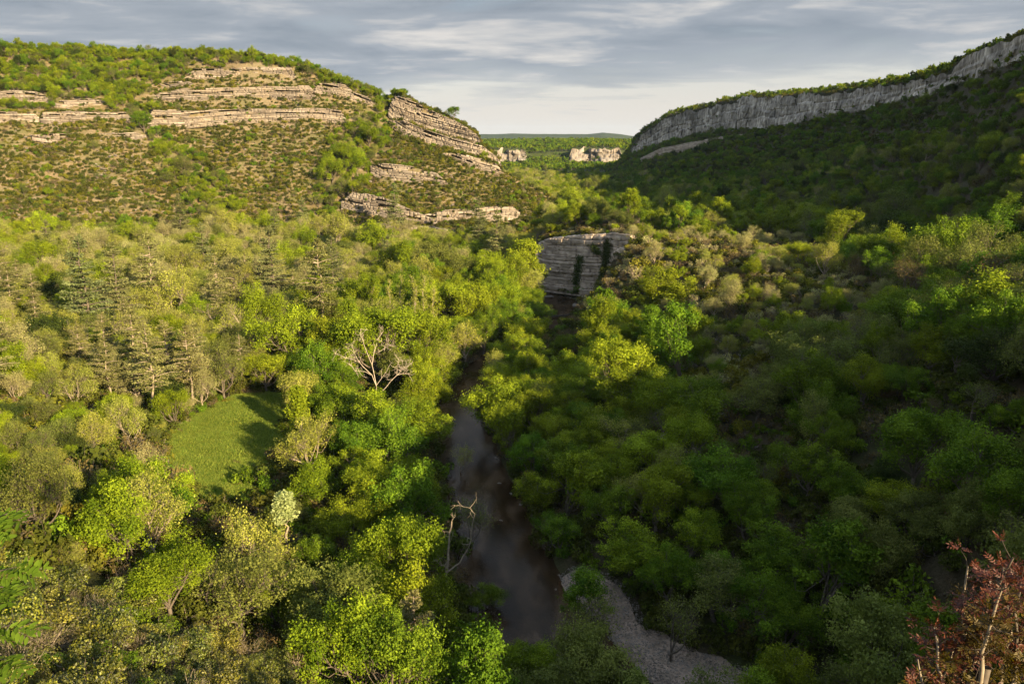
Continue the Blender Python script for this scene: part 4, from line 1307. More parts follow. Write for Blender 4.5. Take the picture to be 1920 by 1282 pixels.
# species mixes per habitat: (spacing radius range, [(species, weight)...], cover)
HAB = {
    'back_left': ((4.6, 8.0), [('bud_pale', 3), ('bud_gold', 5), ('leafy_gold', 1.6), ('leafy_olive', 1.3), ('leafy_green', 1.0), ('sparse', 0.9), ('cedar', 0.12)], 1.0),
    'mid_left': ((3.8, 7.2), [('bud_gold', 3), ('bud_pale', 2), ('pine', 0.9), ('leafy_green', 1.6), ('bud_olive', 2), ('sparse', 0.7), ('evergreen', 0.8), ('leafy_gold', 0.8)], 1.0),
    'low_left': ((2.0, 4.6), [('bud_olive', 2.5), ('bud_gold', 1.8), ('leafy_green', 2.6), ('shrub_brown', 2.5), ('shrub_gold', 2), ('bud_pale', 1.2), ('evergreen', 0.9), ('shrub_green', 1)], 1.0),
    'river_left': ((4.8, 8.2), [('leafy_green', 5), ('leafy_gold', 1.8), ('bud_gold', 1.2), ('leafy_mid', 2), ('tall_green', 0.8)], 1.0),
    'river_right': ((4.8, 9.0), [('leafy_mid', 5), ('leafy_green', 1.5), ('leafy_olive', 1.4), ('bud_olive', 1.1), ('sparse_dark', 0.8), ('sparse_brown', 0.5), ('tall_mid', 0.8)], 1.0),
    'hillock': ((1.0, 2.6), [('shrub_brown', 2.6), ('shrub_gold', 2.6), ('shrub_pale', 2.4), ('shrub_green', 1.6), ('bud_pale', 0.7), ('leafy_green', 0.25), ('bud_gold', 0.6), ('leafy_gold', 0.2)], 0.92),
    'wash': ((0.9, 2.2), [('shrub_brown', 3), ('shrub_green', 2.2), ('shrub_gold', 1.2), ('shrub_mid', 1), ('bud_olive', 0.3)], 0.8),
    'side_valley': ((5.0, 9.0), [('leafy_mid', 4), ('bud_olive', 1.8), ('leafy_green', 1.2), ('leafy_gold', 0.5), ('evergreen', 0.8), ('sparse_dark', 0.5)], 1.0),
    'gap_valley': ((4.0, 6.5), [('bud_gold', 2.5), ('leafy_gold', 1.2), ('tall_green', 2), ('leafy_green', 1.5), ('leafy_mid', 1.5), ('sparse', 0.6)], 1.0),
    'right_slope': ((4.2, 8.4), [('leafy_mid', 3.2), ('bud_olive', 2), ('leafy_green', 1.6), ('sparse_dark', 0.9), ('sparse_brown', 0.5), ('evergreen', 0.4), ('leafy_olive', 1.1)], 1.0),
    'brown_slope': ((0.9, 2.8), [('shrub_brown', 5), ('shrub_green', 2.6), ('sparse_brown', 0.5), ('shrub_mid', 1.0), ('evergreen', 0.3)], 1.0),
    'left_scrub': ((0.8, 2.2), [('shrub_green', 5.6), ('shrub_gold', 2.6), ('shrub_mid', 0.7), ('shrub_brown', 0.8), ('bud_olive', 0.22), ('leafy_green', 0.08)], 0.88),
    'left_gully': ((2.2, 4.2), [('leafy_green', 3), ('leafy_mid', 2.2), ('bud_olive', 1.4), ('shrub_green', 1.4), ('bud_gold', 0.5)], 1.0),
    'hill_wood': ((2.6, 4.4), [('leafy_green', 5), ('leafy_mid', 2.6), ('leafy_gold', 0.7), ('bud_olive', 0.8), ('evergreen', 0.9)], 1.0),
    'right_scrub': ((1.0, 2.8), [('shrub_green', 3.0), ('shrub_mid', 3.0), ('shrub_brown', 1.2), ('leafy_mid', 2.0), ('leafy_green', 1.0), ('evergreen', 0.4), ('bud_olive', 0.6)], 1.0),
    'right_wood': ((2.6, 5.6), [('leafy_mid', 4), ('bud_olive', 1.4), ('leafy_olive', 1), ('evergreen', 0.5), ('leafy_green', 2.4), ('bud_gold', 0.5), ('sparse', 0.3)], 1.0),
    'cliff_top': ((0.9, 2.0), [('far_green', 2), ('far_mid', 2), ('far_dark', 1.2), ('shrub_gold', 1.5)], 0.55),
    'far_wood': ((3.6, 6.5), [('far_mid', 5), ('far_green', 2.4), ('far_dark', 1.6)], 1.0),
    'near_left': ((1.0, 2.1), [('bush', 6.5), ('bush_dry', 0.9), ('bush_dark', 0.8)], 1.0),
    'near_right': ((1.1, 2.3), [('bush_dark', 4), ('bush', 1.2), ('bush_dry', 0.6)], 1.0),
}
HN = list(HAB)
UNDER = ((1.1, 2.7), [('shrub_mid', 0.8), ('shrub_brown', 1.5), ('shrub_green', 4)], 1.0)


def poly_uv(pts, u, v):
    return inside(np.array(pts, float), u, v)


def habitat(x, y, z, k):
    u, v, dep = project(np.stack([x, y, z + 1.0], axis=1))
    r = np.hypot(x, y)
    th = np.arctan2(x, y)
    hb = np.full(len(x), -1)

    def put(m, name):
        hb[m & (hb < 0)] = HN.index(name)
    rb = np.interp(th, [b[0] for b in _B], [b[3] for b in _B])
    put((r < 72) & (th < 0.10) & (z > 9), 'near_left')
    put((r < 58) & (th >= 0.10) & (z > 11), 'near_right')
    put((k == 4) | (r > 1100), 'far_wood')
    A = (k == 1)
    gul = poly_uv([(575, 420), (600, 330), (620, 260), (660, 215), (735, 190), (770, 215), (745, 270), (700, 300), (690, 350), (640, 370), (620, 430)], u, v) | \
        poly_uv([(280, 250), (320, 250), (420, 330), (450, 420), (470, 470), (380, 470), (340, 350), (290, 310)], u, v) | \
        poly_uv([(235, 200), (300, 200), (290, 262), (245, 262)], u, v)
    put(A & gul, 'left_gully')
    put(A & ((poly_uv([(-400, -200), (-400, 205), (0, 205), (90, 205), (240, 205), (275, 170), (330, 140), (352, 127), (570, 127), (640, 140), (700, 165), (720, -200)], u, v)) | (r > np.interp(th, [a_[0] for a_ in _A], [a_[3] for a_ in _A]) - 6)) & (u < 760), 'hill_wood')
    put(A & (u < 560) & (v > 425), 'left_gully')
    put(A, 'left_scrub')
    put((k == 2) & (r > rb + 2), 'cliff_top')
    low = poly_uv([(1040, 330), (1200, 330), (1300, 345), (1420, 330), (1500, 310), (1600, 290), (1760, 262), (1960, 240), (2400, 300), (2400, 520), (1040, 520)], u, v)
    put((k == 2) & low, 'right_wood')
    put((k == 2), 'right_scrub')
    # valley floor
    rd = np.full(len(x), 99.0)
    m = (r < 460) & (np.abs(th) < 0.9)
    rd[m] = np.where((x[m] > -139) & (x[m] < 159) & (y[m] > 41) & (y[m] < 459), _rdg(x[m], y[m]), 99.0)
    put(poly_uv([(1000, 425), (1180, 425), (1330, 425), (1480, 440), (1600, 500), (1680, 560), (1650, 640), (1480, 640), (1400, 720), (1330, 800), (1260, 790), (1280, 690), (1210, 650), (1130, 590), (1010, 560)], u, v) & (r < 330), 'hillock')
    put(poly_uv([(1280, 640), (1480, 640), (1430, 760), (1500, 820), (1480, 920), (1330, 920), (1300, 760)], u, v), 'wash')
    put(poly_uv([(1560, 800), (1700, 740), (1960, 800), (1960, 940), (1800, 900), (1560, 900)], u, v), 'brown_slope')
    put((u > 1040) & (v < 440) & (r > 330), 'gap_valley')
    put((u > 1450) & (v < 560), 'side_valley')
    put((u > 1330) & (v >= 540), 'right_slope')
    right = np.interp(y, RIV[::-1, 1], RIV[::-1, 0])
    put((x > right) & (r < 330), 'river_right')
    put((x <= right) & (rd < 42) & (v > 520), 'river_left')
    put((u < 560) & (v > 760), 'low_left')
    put((u < 480) & (v > 560), 'mid_left')
    put((u <= 1040) & (v <= 560), 'back_left')
    put(u < 560, 'mid_left')
    put(r < 5000, 'river_left')
    return hb, u, v, rd


# sight lines the photograph keeps open: crowns that would stand in them are not planted
KEEP = [MEADOW_UV, [(650, 650), (780, 650), (775, 745), (660, 745)], [(300, 850), (470, 850), (470, 960), (380, 985), (300, 940)], [(830, 790), (850, 720), (880, 690), (890, 690), (865, 770), (880, 830), (915, 880), (970, 980), (1030, 1070), (1090, 1160), (1060, 1190), (920, 1200), (900, 1100), (885, 950), (845, 870)],
        [(790, 960), (905, 930), (905, 1040), (880, 1170), (795, 1170)],
        [(1005, 530), (1128, 530), (1125, 640), (1020, 650)], [(1015, 500), (1035, 450), (1120, 442), (1185, 450), (1190, 545), (1020, 545)], [(1070, 1090), (1180, 1110), (1400, 1230), (1450, 1270), (1280, 1260), (1150, 1180)]]


WATER_VIEW = [[(838, 800), (852, 725), (880, 690), (905, 690), (885, 760), (890, 830), (925, 880), (975, 980), (1040, 1070), (1090, 1150), (930, 1190), (900, 1100), (885, 950), (850, 870)],
              [(1020, 545), (1105, 545), (1100, 630), (1035, 635)]]


# candidates: finer where plants are small
def candidates(r0, r1, tmax, step, seed):
    R = np.random.default_rng(seed)
    n_ = int((r1 * r1 - r0 * r0) * tmax / step ** 2)
    r = np.sqrt(R.uniform(r0 * r0, r1 * r1, n_))
    th = R.uniform(-tmax, tmax, n_)
    x, y = r * np.sin(th), r * np.cos(th)
    z, k = H(x, y, True, True, True)
    return x, y, z, k


class Grid:
    def __init__(self, cell):
        self.c = cell
        self.d = {}

    def free(self, x, y, rad, fac):
        c = self.c
        ix, iy = int(x // c), int(y // c)
        for i in (ix - 1, ix, ix + 1):
            for j in (iy - 1, iy, iy + 1):
                for (a, b, q) in self.d.get((i, j), ()):
                    if (a - x) ** 2 + (b - y) ** 2 < ((q + rad) * fac) ** 2:
                        return False
        return True

    def add(self, x, y, rad):
        self.d.setdefault((int(x // self.c), int(y // self.c)), []).append((x, y, rad))


SMALL_H = {HN.index(n_) for n_ in ('hillock', 'wash', 'brown_slope', 'left_scrub', 'right_scrub', 'cliff_top', 'near_left', 'near_right')}
G_BIG = Grid(14.0)
for p_ in PL:
    G_BIG.add(p_[0], p_[1], p_[4] * (0.9 if p_[3] != 'poplar' else 0.5))
for (r0, r1, tm, st, seed, small) in ((60, 620, 0.74, 1.9, 1, False), (14, 130, 0.74, 0.8, 2, True), (130, 620, 0.74, 1.1, 3, True), (620, 1000, 0.62, 2.2, 4, None), (1150, 2150, 0.44, 4.6, 5, None), (50, 300, 0.66, 1.15, 6, 'under')):
    x, y, z, k = candidates(r0, r1, tm, st, seed)
    hb, u, v, rd = habitat(x, y, z, k)
    okk = (rd > 0.8) & ~inside(MEADOW, x, y) & ~inside(GRAVEL, x, y) & (u > -420) & (u < 2340) & (hb >= 0)
    gap_n = fbm(x, y, 14, 3, 91)
    bad = near_wall(x, y, 0.8, 1.9)
    tu_, tv_, _ = project(np.stack([x, y, z + 4.5], axis=1))
    show = np.zeros(len(x), bool)
    for kp in KEEP:
        show |= poly_uv(kp, tu_, tv_)
    for up_ in (8.0, 11.5):
        tu_, tv_, _ = project(np.stack([x, y, z + up_], axis=1))
        for kp in KEEP:
            show |= poly_uv(kp, tu_, tv_)
    bad_big = near_wall(x, y, 7.0, 3.0)
    for up_ in (5.0, 9.0):
        tu_, tv_, td_ = project(np.stack([x, y, z + up_], axis=1))
        for sg_ in (-1, 1):
            for kp in WATER_VIEW:
                show |= poly_uv(kp, tu_ + sg_ * 3.4 * 1493 / td_, tv_)
    sl = np.full(len(x), False)
    for hh_ in (6.0, 9.5, 12.5):
        k_ = (z + hh_ - 4.0) / math.tan(SUN_EL)
        sl |= inside(MEADOW, x - math.sin(SUN_AZ) * k_, y - math.cos(SUN_AZ) * k_)
    sl &= (r1 < 700) & (h2(np.floor(x / 7.0), np.floor(y / 7.0), 77) < 0.6)
    grid = G_BIG if small is False else Grid(8.0 if small else 14.0)
    under = small == 'under'
    Rr = np.random.default_rng(seed + 50)
    u1, u2, u3 = Rr.uniform(size=(3, len(x)))
    for i in np.flatnonzero(okk):
        h_ = int(hb[i])
        if small is True and h_ not in SMALL_H:
            continue
        if small is False and h_ in SMALL_H:
            continue
        if under and h_ in SMALL_H:
            continue
        (ra, rb_), mix, cover = HAB[HN[h_]] if not under else UNDER
        if u3[i] > cover + 0.55 * gap_n[i] * (cover < 1):
            continue
        tot = sum(m_[1] for m_ in mix)
        c_ = u2[i] * tot
        for sp, wt in mix:
            c_ -= wt
            if c_ <= 0:
                break
        rad = ra + (rb_ - ra) * u1[i] ** 1.4
        if r0 < 620 and not under:
            rad = min(rad, 4.6 + 0.022 * math.hypot(x[i], y[i]))
        tree = not sp.startswith(('shrub', 'bush'))
        if tree and h_ in SMALL_H:
            rad = rad * 1.5 + 0.4
        if bad[i] or (tree and bad_big[i] and HN[h_] != 'cliff_top'):
            continue
        if tree and (show[i] or sl[i]):
            continue
        if tree and rd[i] < rad * 0.12:
            continue
        if under:
            f = 0.42
        elif sp.startswith('bush'):
            f = 0.50
        elif HN[h_] == 'far_wood':
            f = 0.62
        else:
            f = {'hill_wood': 0.34, 'river_right': 0.45, 'right_slope': 0.45, 'river_left': 0.45, 'left_gully': 0.42, 'left_scrub': 0.44, 'right_scrub': 0.46}.get(HN[h_], 0.47 if h_ not in SMALL_H else 0.50)
        if not grid.free(x[i], y[i], rad, f):
            continue
        if under and not G_BIG.free(x[i], y[i], 0.5, 0.20):
            continue
        if small is True and not G_BIG.free(x[i], y[i], rad * 0.2, 0.42):
            continue
        grid.add(x[i], y[i], rad)
        plant(float(x[i]), float(y[i]), float(z[i]) - 0.1, sp, rad)
    print('band', r0, r1, len(PL), round(time.time() - T0, 1))

# bushes rooted on the ledges themselves
Rl = np.random.default_rng(12)
for key, (ts, rb, zb, zt, style, lab) in WDATA.items():
    if style == 'far':
        continue
    L_ = float(np.sum(np.hypot(np.diff(ts) * rb[:-1], np.diff(rb))))
    for _ in range(int(L_ / (6.0 if style == 'column' else (1.5 if key[0] == 'N' else 2.2)))):
        f_ = Rl.uniform(0, len(ts) - 1.01)
        i_ = int(f_)
        hgt = zt[i_] - zb[i_]
        g_ = Rl.choice([0.0, 1.0, Rl.uniform(0.15, 0.95)], p=[0.34, 0.38, 0.28])
        r_ = rb[i_] + hgt * g_ * (0.22 if style != 'column' else 0.12) + (0.9 if g_ == 1.0 else -0.7)
        rad = Rl.uniform(0.5, 1.5) if g_ in (0.0, 1.0) else Rl.uniform(0.35, 0.9)
        if style == 'column':
            rad *= 1.5
        th_ = ts[i_] + (ts[i_ + 1] - ts[i_]) * (f_ - i_)
        sp = Rl.choice(['shrub_green', 'shrub_mid', 'shrub_gold', 'shrub_brown'], p=[0.45, 0.25, 0.2, 0.1])
        plant(float(math.sin(th_) * r_), float(math.cos(th_) * r_), float(zb[i_] + hgt * g_ - 0.2), str(sp), float(rad))

# ragged shrubby margin round the meadow and a few patches on it
Rm_ = np.random.default_rng(44)
for i in range(len(MEADOW)):
    a_, b_ = MEADOW[i], MEADOW[(i + 1) % len(MEADOW)]
    L_ = math.hypot(*(b_ - a_))
    for _ in range(int(L_ * 1.1)):
        q_ = a_ + (b_ - a_) * Rm_.uniform() + Rm_.normal(size=2) * 1.1
        plant(float(q_[0]), float(q_[1]), float(H(np.array([q_[0]]), np.array([q_[1]]))[0]) - 0.1, str(Rm_.choice(['shrub_brown', 'shrub_gold', 'shrub_green', 'shrub_mid', 'shrub_pale'])), float(Rm_.uniform(0.3, 1.1)))
for (u_, v_, su_, sv_, n_) in ((455, 900, 18, 14, 26), (440, 870, 14, 8, 8), (400, 925, 12, 6, 9), (505, 850, 10, 22, 16), (480, 935, 12, 14, 16)):
    for q_ in on_plane(Rm_.normal(u_, su_, n_), Rm_.normal(v_, sv_, n_), 4.0):
        plant(float(q_[0]), float(q_[1]), float(H(np.array([q_[0]]), np.array([q_[1]]))[0]), str(Rm_.choice(['shrub_brown', 'shrub_green', 'shrub_mid'])), float(Rm_.uniform(0.25, 0.8)))

# ------------------------------------------------------------------ individuals and the uncountable rest
P_ = np.array([[p[0], p[1], p[2] + p[4]] for p in PL])
pu, pv, pd = project(P_)
px = np.array([p[4] for p in PL]) * 2 * 1493 / pd
vis = (pu > -px / 2) & (pu < 1920 + px / 2) & (pv > -10) & (pv < 1282 + px / 2)
# what hides what: a cheap look from the viewpoint along the ground
tt = np.linspace(0.06, 0.97, 40)
Q_ = P_.copy()
Q_[:, 2] += np.array([p[4] for p in PL]) * 0.8
hid = np.zeros(len(PL), bool)
for t_ in tt:
    qx, qy = Q_[:, 0] * t_, Q_[:, 1] * t_
    qz = CAM_Z + (Q_[:, 2] - CAM_Z) * t_
    rr_ = np.hypot(qx, qy)
    g_ = H(qx, qy, True, False)
    hid |= (g_ > qz + 0.3) & (rr_ > 10)
vis &= ~hid
# crowns in front: count nearer crowns covering the crown's top
order = np.argsort(pd)
tops = P_.copy()
tops[:, 2] = [p[2] + p[4] * (1.9 if not p[3].startswith(('shrub', 'bush')) else 0.9) for p in PL]
tu, tv, _ = project(tops)
cell = 24
occ = {}
for i in order:
    if not vis[i]:
        continue
    a_, b_ = int(tu[i] // cell), int(tv[i] // cell)
    hidn = 0
    for (cu, cv, cr, cd) in occ.get((a_, b_), ()):
        if (cu - tu[i]) ** 2 + (cv - tv[i]) ** 2 < (cr * 0.75) ** 2 and cd < pd[i] - 2:
            hidn += 1
    if hidn >= 1:
        vis[i] = False
        continue
    r_ = px[i] / 2
    for a2 in range(int((pu[i] - r_) // cell), int((pu[i] + r_) // cell) + 1):
        for b2 in range(int((pv[i] - r_) // cell), int((pv[i] + r_) // cell) + 1):
            occ.setdefault((a2, b2), []).append((pu[i], pv[i], r_, pd[i]))
print('seen', int(vis.sum()), 'of', len(PL), round(time.time() - T0, 1))
LIMIT = {'broadleaf_tree': 300, 'budding_tree': 300, 'evergreen_oak': 120, 'shrub': 300, 'bush': 300}
single = np.zeros(len(PL), bool)
for kd in set(KIND.values()):
    ids = [i for i in range(len(PL)) if KIND[PL[i][3]] == kd and (vis[i] or (PL[i][7] and -40 < pu[i] < 1960))]
    ids.sort(key=lambda i: (not PL[i][7], -px[i]))
    ids = [i for i in ids if px[i] > 9 or PL[i][7]]
    for i in ids[:LIMIT.get(kd, 200)]:
        single[i] = True

LANDMARKS = [((420, 840), 'green meadow'), ((705, 680), 'bleached dead tree'), ((838, 1060), 'broken snag'), ((1280, 1200), 'gravel bank'), ((1095, 490), 'layered rock wall'), ((1070, 588), 'fallen log'),
             ((870, 760), 'narrow river reach'), ((160, 545), 'blue-green cedar'), ((268, 226), 'round tree splitting the ledge'), ((850, 255), 'rock nose'), ((1500, 205), 'grey cliff'), ((1250, 525), 'lime-green hillock tree'),
             ((545, 620), 'golden dome tree'), ((780, 560), 'bare slender poplars'), ((530, 935), 'silver-leaved sapling'), ((1820, 1150), 'red-leaved terebinth'), ((985, 480), 'big golden tree at the bend'), ((455, 215), 'longest left ledge'),
             ((720, 395), 'tilted rock slabs'), ((1240, 260), 'far end of the grey cliff'), ((1300, 385), 'sunlit valley treetops'), ((1550, 1060), 'tall dark tree'), ((1720, 970), 'olive-green wide crowns'), ((650, 280), 'leafy gully'),
             ((150, 90), 'wooded left skyline'), ((960, 1080), 'wide dark water'), ((110, 535), 'dark evergreen'), ((330, 1040), 'lime bush-crowned tree'), ((1740, 280), 'sunlit ridge row'), ((1350, 690), 'stony wash'), ((60, 1200), 'thorny golden bushes'),
             ((250, 690), 'bare-trunked pines'), ((1900, 90), 'top end of the cliff'), ((100, 350), 'scrubby left slope'), ((1700, 250), 'brown scrub under the cliff'), ((1750, 820), 'dark brown slope')]
LOOK = {'leafy_green': 'bright green leafy tree', 'leafy_gold': 'yellow-green leafy tree', 'leafy_mid': 'deep green leafy tree', 'leafy_olive': 'olive-green leafy tree', 'tall_green': 'tall fresh green tree', 'tall_mid': 'tall deep green tree', 'tall_gold': 'tall golden-green tree',
        'evergreen': 'dark evergreen oak', 'bud_pale': 'pale tan budding tree', 'bud_gold': 'gold-green budding tree', 'bud_olive': 'grey-olive budding tree', 'sparse': 'thin pale branching tree', 'sparse_dark': 'thin grey-green branching tree',
        'sparse_brown': 'brown twiggy tree', 'cedar': 'blue-green cedar', 'pine': 'dull pine with bare trunk', 'poplar': 'slender pale poplar', 'silver_tree': 'silver-leaved sapling', 'young_green': 'upright lime-green young tree',
        'shrub_green': 'dark green shrub', 'shrub_gold': 'golden-green shrub', 'shrub_mid': 'deep green shrub', 'shrub_brown': 'brown twiggy shrub', 'shrub_pale': 'pale dry shrub', 'bush': 'glossy yellow-green bush', 'bush_dark': 'dark green bush',
        'bush_dry': 'dry twiggy bush', 'far_green': 'bright green far tree', 'far_mid': 'deep green far tree', 'far_dark': 'dark far tree'}
CAT = {'broadleaf_tree': 'tree', 'budding_tree': 'tree', 'evergreen_oak': 'tree', 'cedar_tree': 'cedar', 'pine_tree': 'pine', 'poplar_tree': 'poplar', 'young_tree': 'sapling', 'shrub': 'shrub', 'bush': 'bush'}
GRP = {'broadleaf_tree': 'leafy trees of the valley and hills', 'budding_tree': 'budding trees of the valley', 'evergreen_oak': 'dark evergreen oaks', 'cedar_tree': 'cedars on the left', 'pine_tree': 'pines on the left', 'poplar_tree': 'bare slender poplars',
       'young_tree': 'young trees by the meadow', 'shrub': 'shrubs on the slopes', 'bush': 'bushes on the near slope'}
ids = list(np.flatnonzero(single))
lab0 = {}
med = {}
for i in ids:
    med.setdefault(PL[i][3], []).append(px[i])
med = {k_: np.percentile(v_, [33, 67]) for k_, v_ in med.items()}
DIRS = ['right of', 'below right of', 'below', 'below left of', 'left of', 'above left of', 'above', 'above right of']
for i in ids:
    ds = sorted((math.hypot(pu[i] - a_, pv[i] - b_), n_, a_, b_) for (a_, b_), n_ in LANDMARKS)
    d_, n_, a_, b_ = ds[0]
    if d_ < 14:
        d_, n_, a_, b_ = ds[1]
    ang = math.atan2(pv[i] - b_, pu[i] - a_)
    dr = DIRS[int(round(ang / (PI / 4))) % 8]
    how = 'just ' if d_ < 55 else ('' if d_ < 110 else ('well ' if d_ < 190 else 'far '))
    lo, hi = med[PL[i][3]]
    size = 'small ' if px[i] < lo else ('large ' if px[i] > hi else '')
    lab0[i] = f"{size}{LOOK[PL[i][3]]} {how}{dr} the {n_}"
bylab = {}
for i in ids:
    bylab.setdefault(lab0[i], []).append(i)
NUM = ['', '', 'two', 'three', 'four', 'five', 'six', 'seven', 'eight', 'nine', 'ten', 'eleven', 'twelve']
ORD = ['', 'second', 'third', 'fourth', 'fifth', 'sixth', 'seventh', 'eighth', 'ninth', 'tenth', 'eleventh', 'twelfth']
label = {}
for l_, g in bylab.items():
    if len(g) == 1:
        label[g[0]] = l_
        continue
    us_ = [pu[i] for i in g]
    ax = pu if (max(us_) - min(us_)) >= (max(pv[i] for i in g) - min(pv[i] for i in g)) else pv
    g.sort(key=lambda i: ax[i])
    first, last = ('leftmost', 'rightmost') if ax is pu else ('highest', 'lowest')
    for k_, i in enumerate(g):
        if k_ == 0:
            label[i] = f"{l_}, {first}"
        elif k_ == len(g) - 1:
            label[i] = f"{l_}, {last}"
        elif k_ < 12:
            label[i] = f"{l_}, {ORD[k_]} {'from left' if ax is pu else 'from top'}"
        else:
            label[i] = l_
for i in ids:
    w_ = label[i].split()
    if len(w_) > 16:
        label[i] = ' '.join(w_[:16])
for i in ids:
    x, y, z, sp, rad, var, turn, key = PL[i]
    tm, cm, R0 = PROTO[sp][var]
    kd = KIND[sp]
    s_ = rad / R0
    sq = 1.0 + 0.22 * math.sin(i * 7.7)
    root = thing(kd, label[i], CAT[kd], (x, y, z), (0, 0, turn), (s_, s_, s_ * (sq if kd not in ('cedar_tree', 'pine_tree', 'poplar_tree') else 1.0)), GRP[kd])
    if kd in ('shrub', 'bush'):
        link_obj('stems', tm, root)
        link_obj('foliage', cm, root)
    else:
        link_obj('trunk', tm, root)
        link_obj('crown', cm, root)
print('singles', len(ids), round(time.time() - T0, 1))


# ------------------------------------------------------------------ the rest of each kind, past the limit: one object each
PROTO_OBJ = {}


def proto_obj(sp, var):
    if (sp, var) not in PROTO_OBJ:
        (w3, c3), fol, bk = RAW[(sp, var)]
        V, Q, T = join([w3, c3])
        mi = np.concatenate([np.zeros(len(w3[1])), np.ones(len(c3[1]))])
        me = new_mesh(sp, V, Q, [BK[bk], FM[fol]], False, T, mat_idx=mi)
        PROTO_OBJ[(sp, var)] = bpy.data.objects.new(sp, me)
    return PROTO_OBJ[(sp, var)]


def scatter(name, pts, rots, scales, which, objs, parent=None, **props):
    """one object that carries many plants or stones on a cloud of points"""
    me = bpy.data.meshes.new(name)
    me.vertices.add(len(pts))
    me.vertices.foreach_set('co', np.asarray(pts, np.float32).ravel())
    for nm, ty, arr in (('turn', 'FLOAT_VECTOR', rots), ('size', 'FLOAT_VECTOR', scales)):
        at = me.attributes.new(nm, ty, 'POINT')
        at.data.foreach_set('vector', np.asarray(arr, np.float32).ravel())
    at = me.attributes.new('which', 'INT', 'POINT')
    at.data.foreach_set('value', np.asarray(which, np.int32))
    o = link_obj(name, me, parent, kind='stuff', **props)
    ng = bpy.data.node_groups.new(name, 'GeometryNodeTree')
    ng.interface.new_socket('Geometry', in_out='INPUT', socket_type='NodeSocketGeometry')
    ng.interface.new_socket('Geometry', in_out='OUTPUT', socket_type='NodeSocketGeometry')
    gi = ng.nodes.new('NodeGroupInput')
    go = ng.nodes.new('NodeGroupOutput')
    mp = ng.nodes.new('GeometryNodeMeshToPoints')
    ng.links.new(gi.outputs[0], mp.inputs[0])

    def named(nm, ty):
        n = ng.nodes.new('GeometryNodeInputNamedAttribute')
        n.data_type = ty
        n.inputs[0].default_value = nm
        return n.outputs[0]
    turn, size, wh = named('turn', 'FLOAT_VECTOR'), named('size', 'FLOAT_VECTOR'), named('which', 'INT')
    jg = ng.nodes.new('GeometryNodeJoinGeometry')
    for k, ob in enumerate(objs):
        cmp_ = ng.nodes.new('FunctionNodeCompare')
        cmp_.data_type = 'INT'
        cmp_.operation = 'EQUAL'
        ng.links.new(wh, cmp_.inputs[2])
        cmp_.inputs[3].default_value = k
        oi = ng.nodes.new('GeometryNodeObjectInfo')
        oi.inputs['Object'].default_value = ob
        oi.inputs['As Instance'].default_value = True
        ip = ng.nodes.new('GeometryNodeInstanceOnPoints')
        ng.links.new(mp.outputs[0], ip.inputs['Points'])
        ng.links.new(cmp_.outputs[0], ip.inputs['Selection'])
        ng.links.new(oi.outputs['Geometry'], ip.inputs['Instance'])
        ng.links.new(turn, ip.inputs['Rotation'])
        ng.links.new(size, ip.inputs['Scale'])
        ng.links.new(ip.outputs[0], jg.inputs[0])
    ng.links.new(jg.outputs[0], go.inputs[0])
    mod = o.modifiers.new('scatter', 'NODES')
    mod.node_group = ng
    return o


STUFF = {'broadleaf_tree': ('woodland', 'dense green woodland covering valley floor, slopes and plateau'), 'budding_tree': ('budding_woodland', 'pale budding trees massed through the valley'),
         'evergreen_oak': ('evergreen_wood', 'dark evergreen oaks scattered through the woods'), 'shrub': ('scrub_vegetation', 'dry scrub bushes dotting the stony hill slopes'), 'bush': ('undergrowth', 'dense leafy bushes on the near slopes'),
         'pine_tree': ('pine_woods', 'further pines among the trees on the left'), 'cedar_tree': ('cedar_woods', 'further cedars among the trees on the left'), 'poplar_tree': ('poplar_woods', 'further poplars'), 'young_tree': ('sapling_woods', 'further saplings')}
for kd, (nm, lb) in STUFF.items():
    rest = [i for i in range(len(PL)) if KIND[PL[i][3]] == kd and not single[i]]
    if not rest:
        continue
    keys = sorted({(PL[i][3], PL[i][5]) for i in rest})
    kix = {k_: n_ for n_, k_ in enumerate(keys)}
    pts = [PL[i][:3] for i in rest]
    rots = [(0, 0, PL[i][6]) for i in rest]
    sc = []
    for i in rest:
        s_ = PL[i][4] / PROTO[PL[i][3]][0][2]
        sc.append((s_, s_, s_ * (1.0 + 0.22 * math.sin(i * 7.7))))
    scatter(nm, pts, rots, sc, [kix[(PL[i][3], PL[i][5])] for i in rest], [proto_obj(*k_) for k_ in keys], label=lb)
print('rest', round(time.time() - T0, 1))

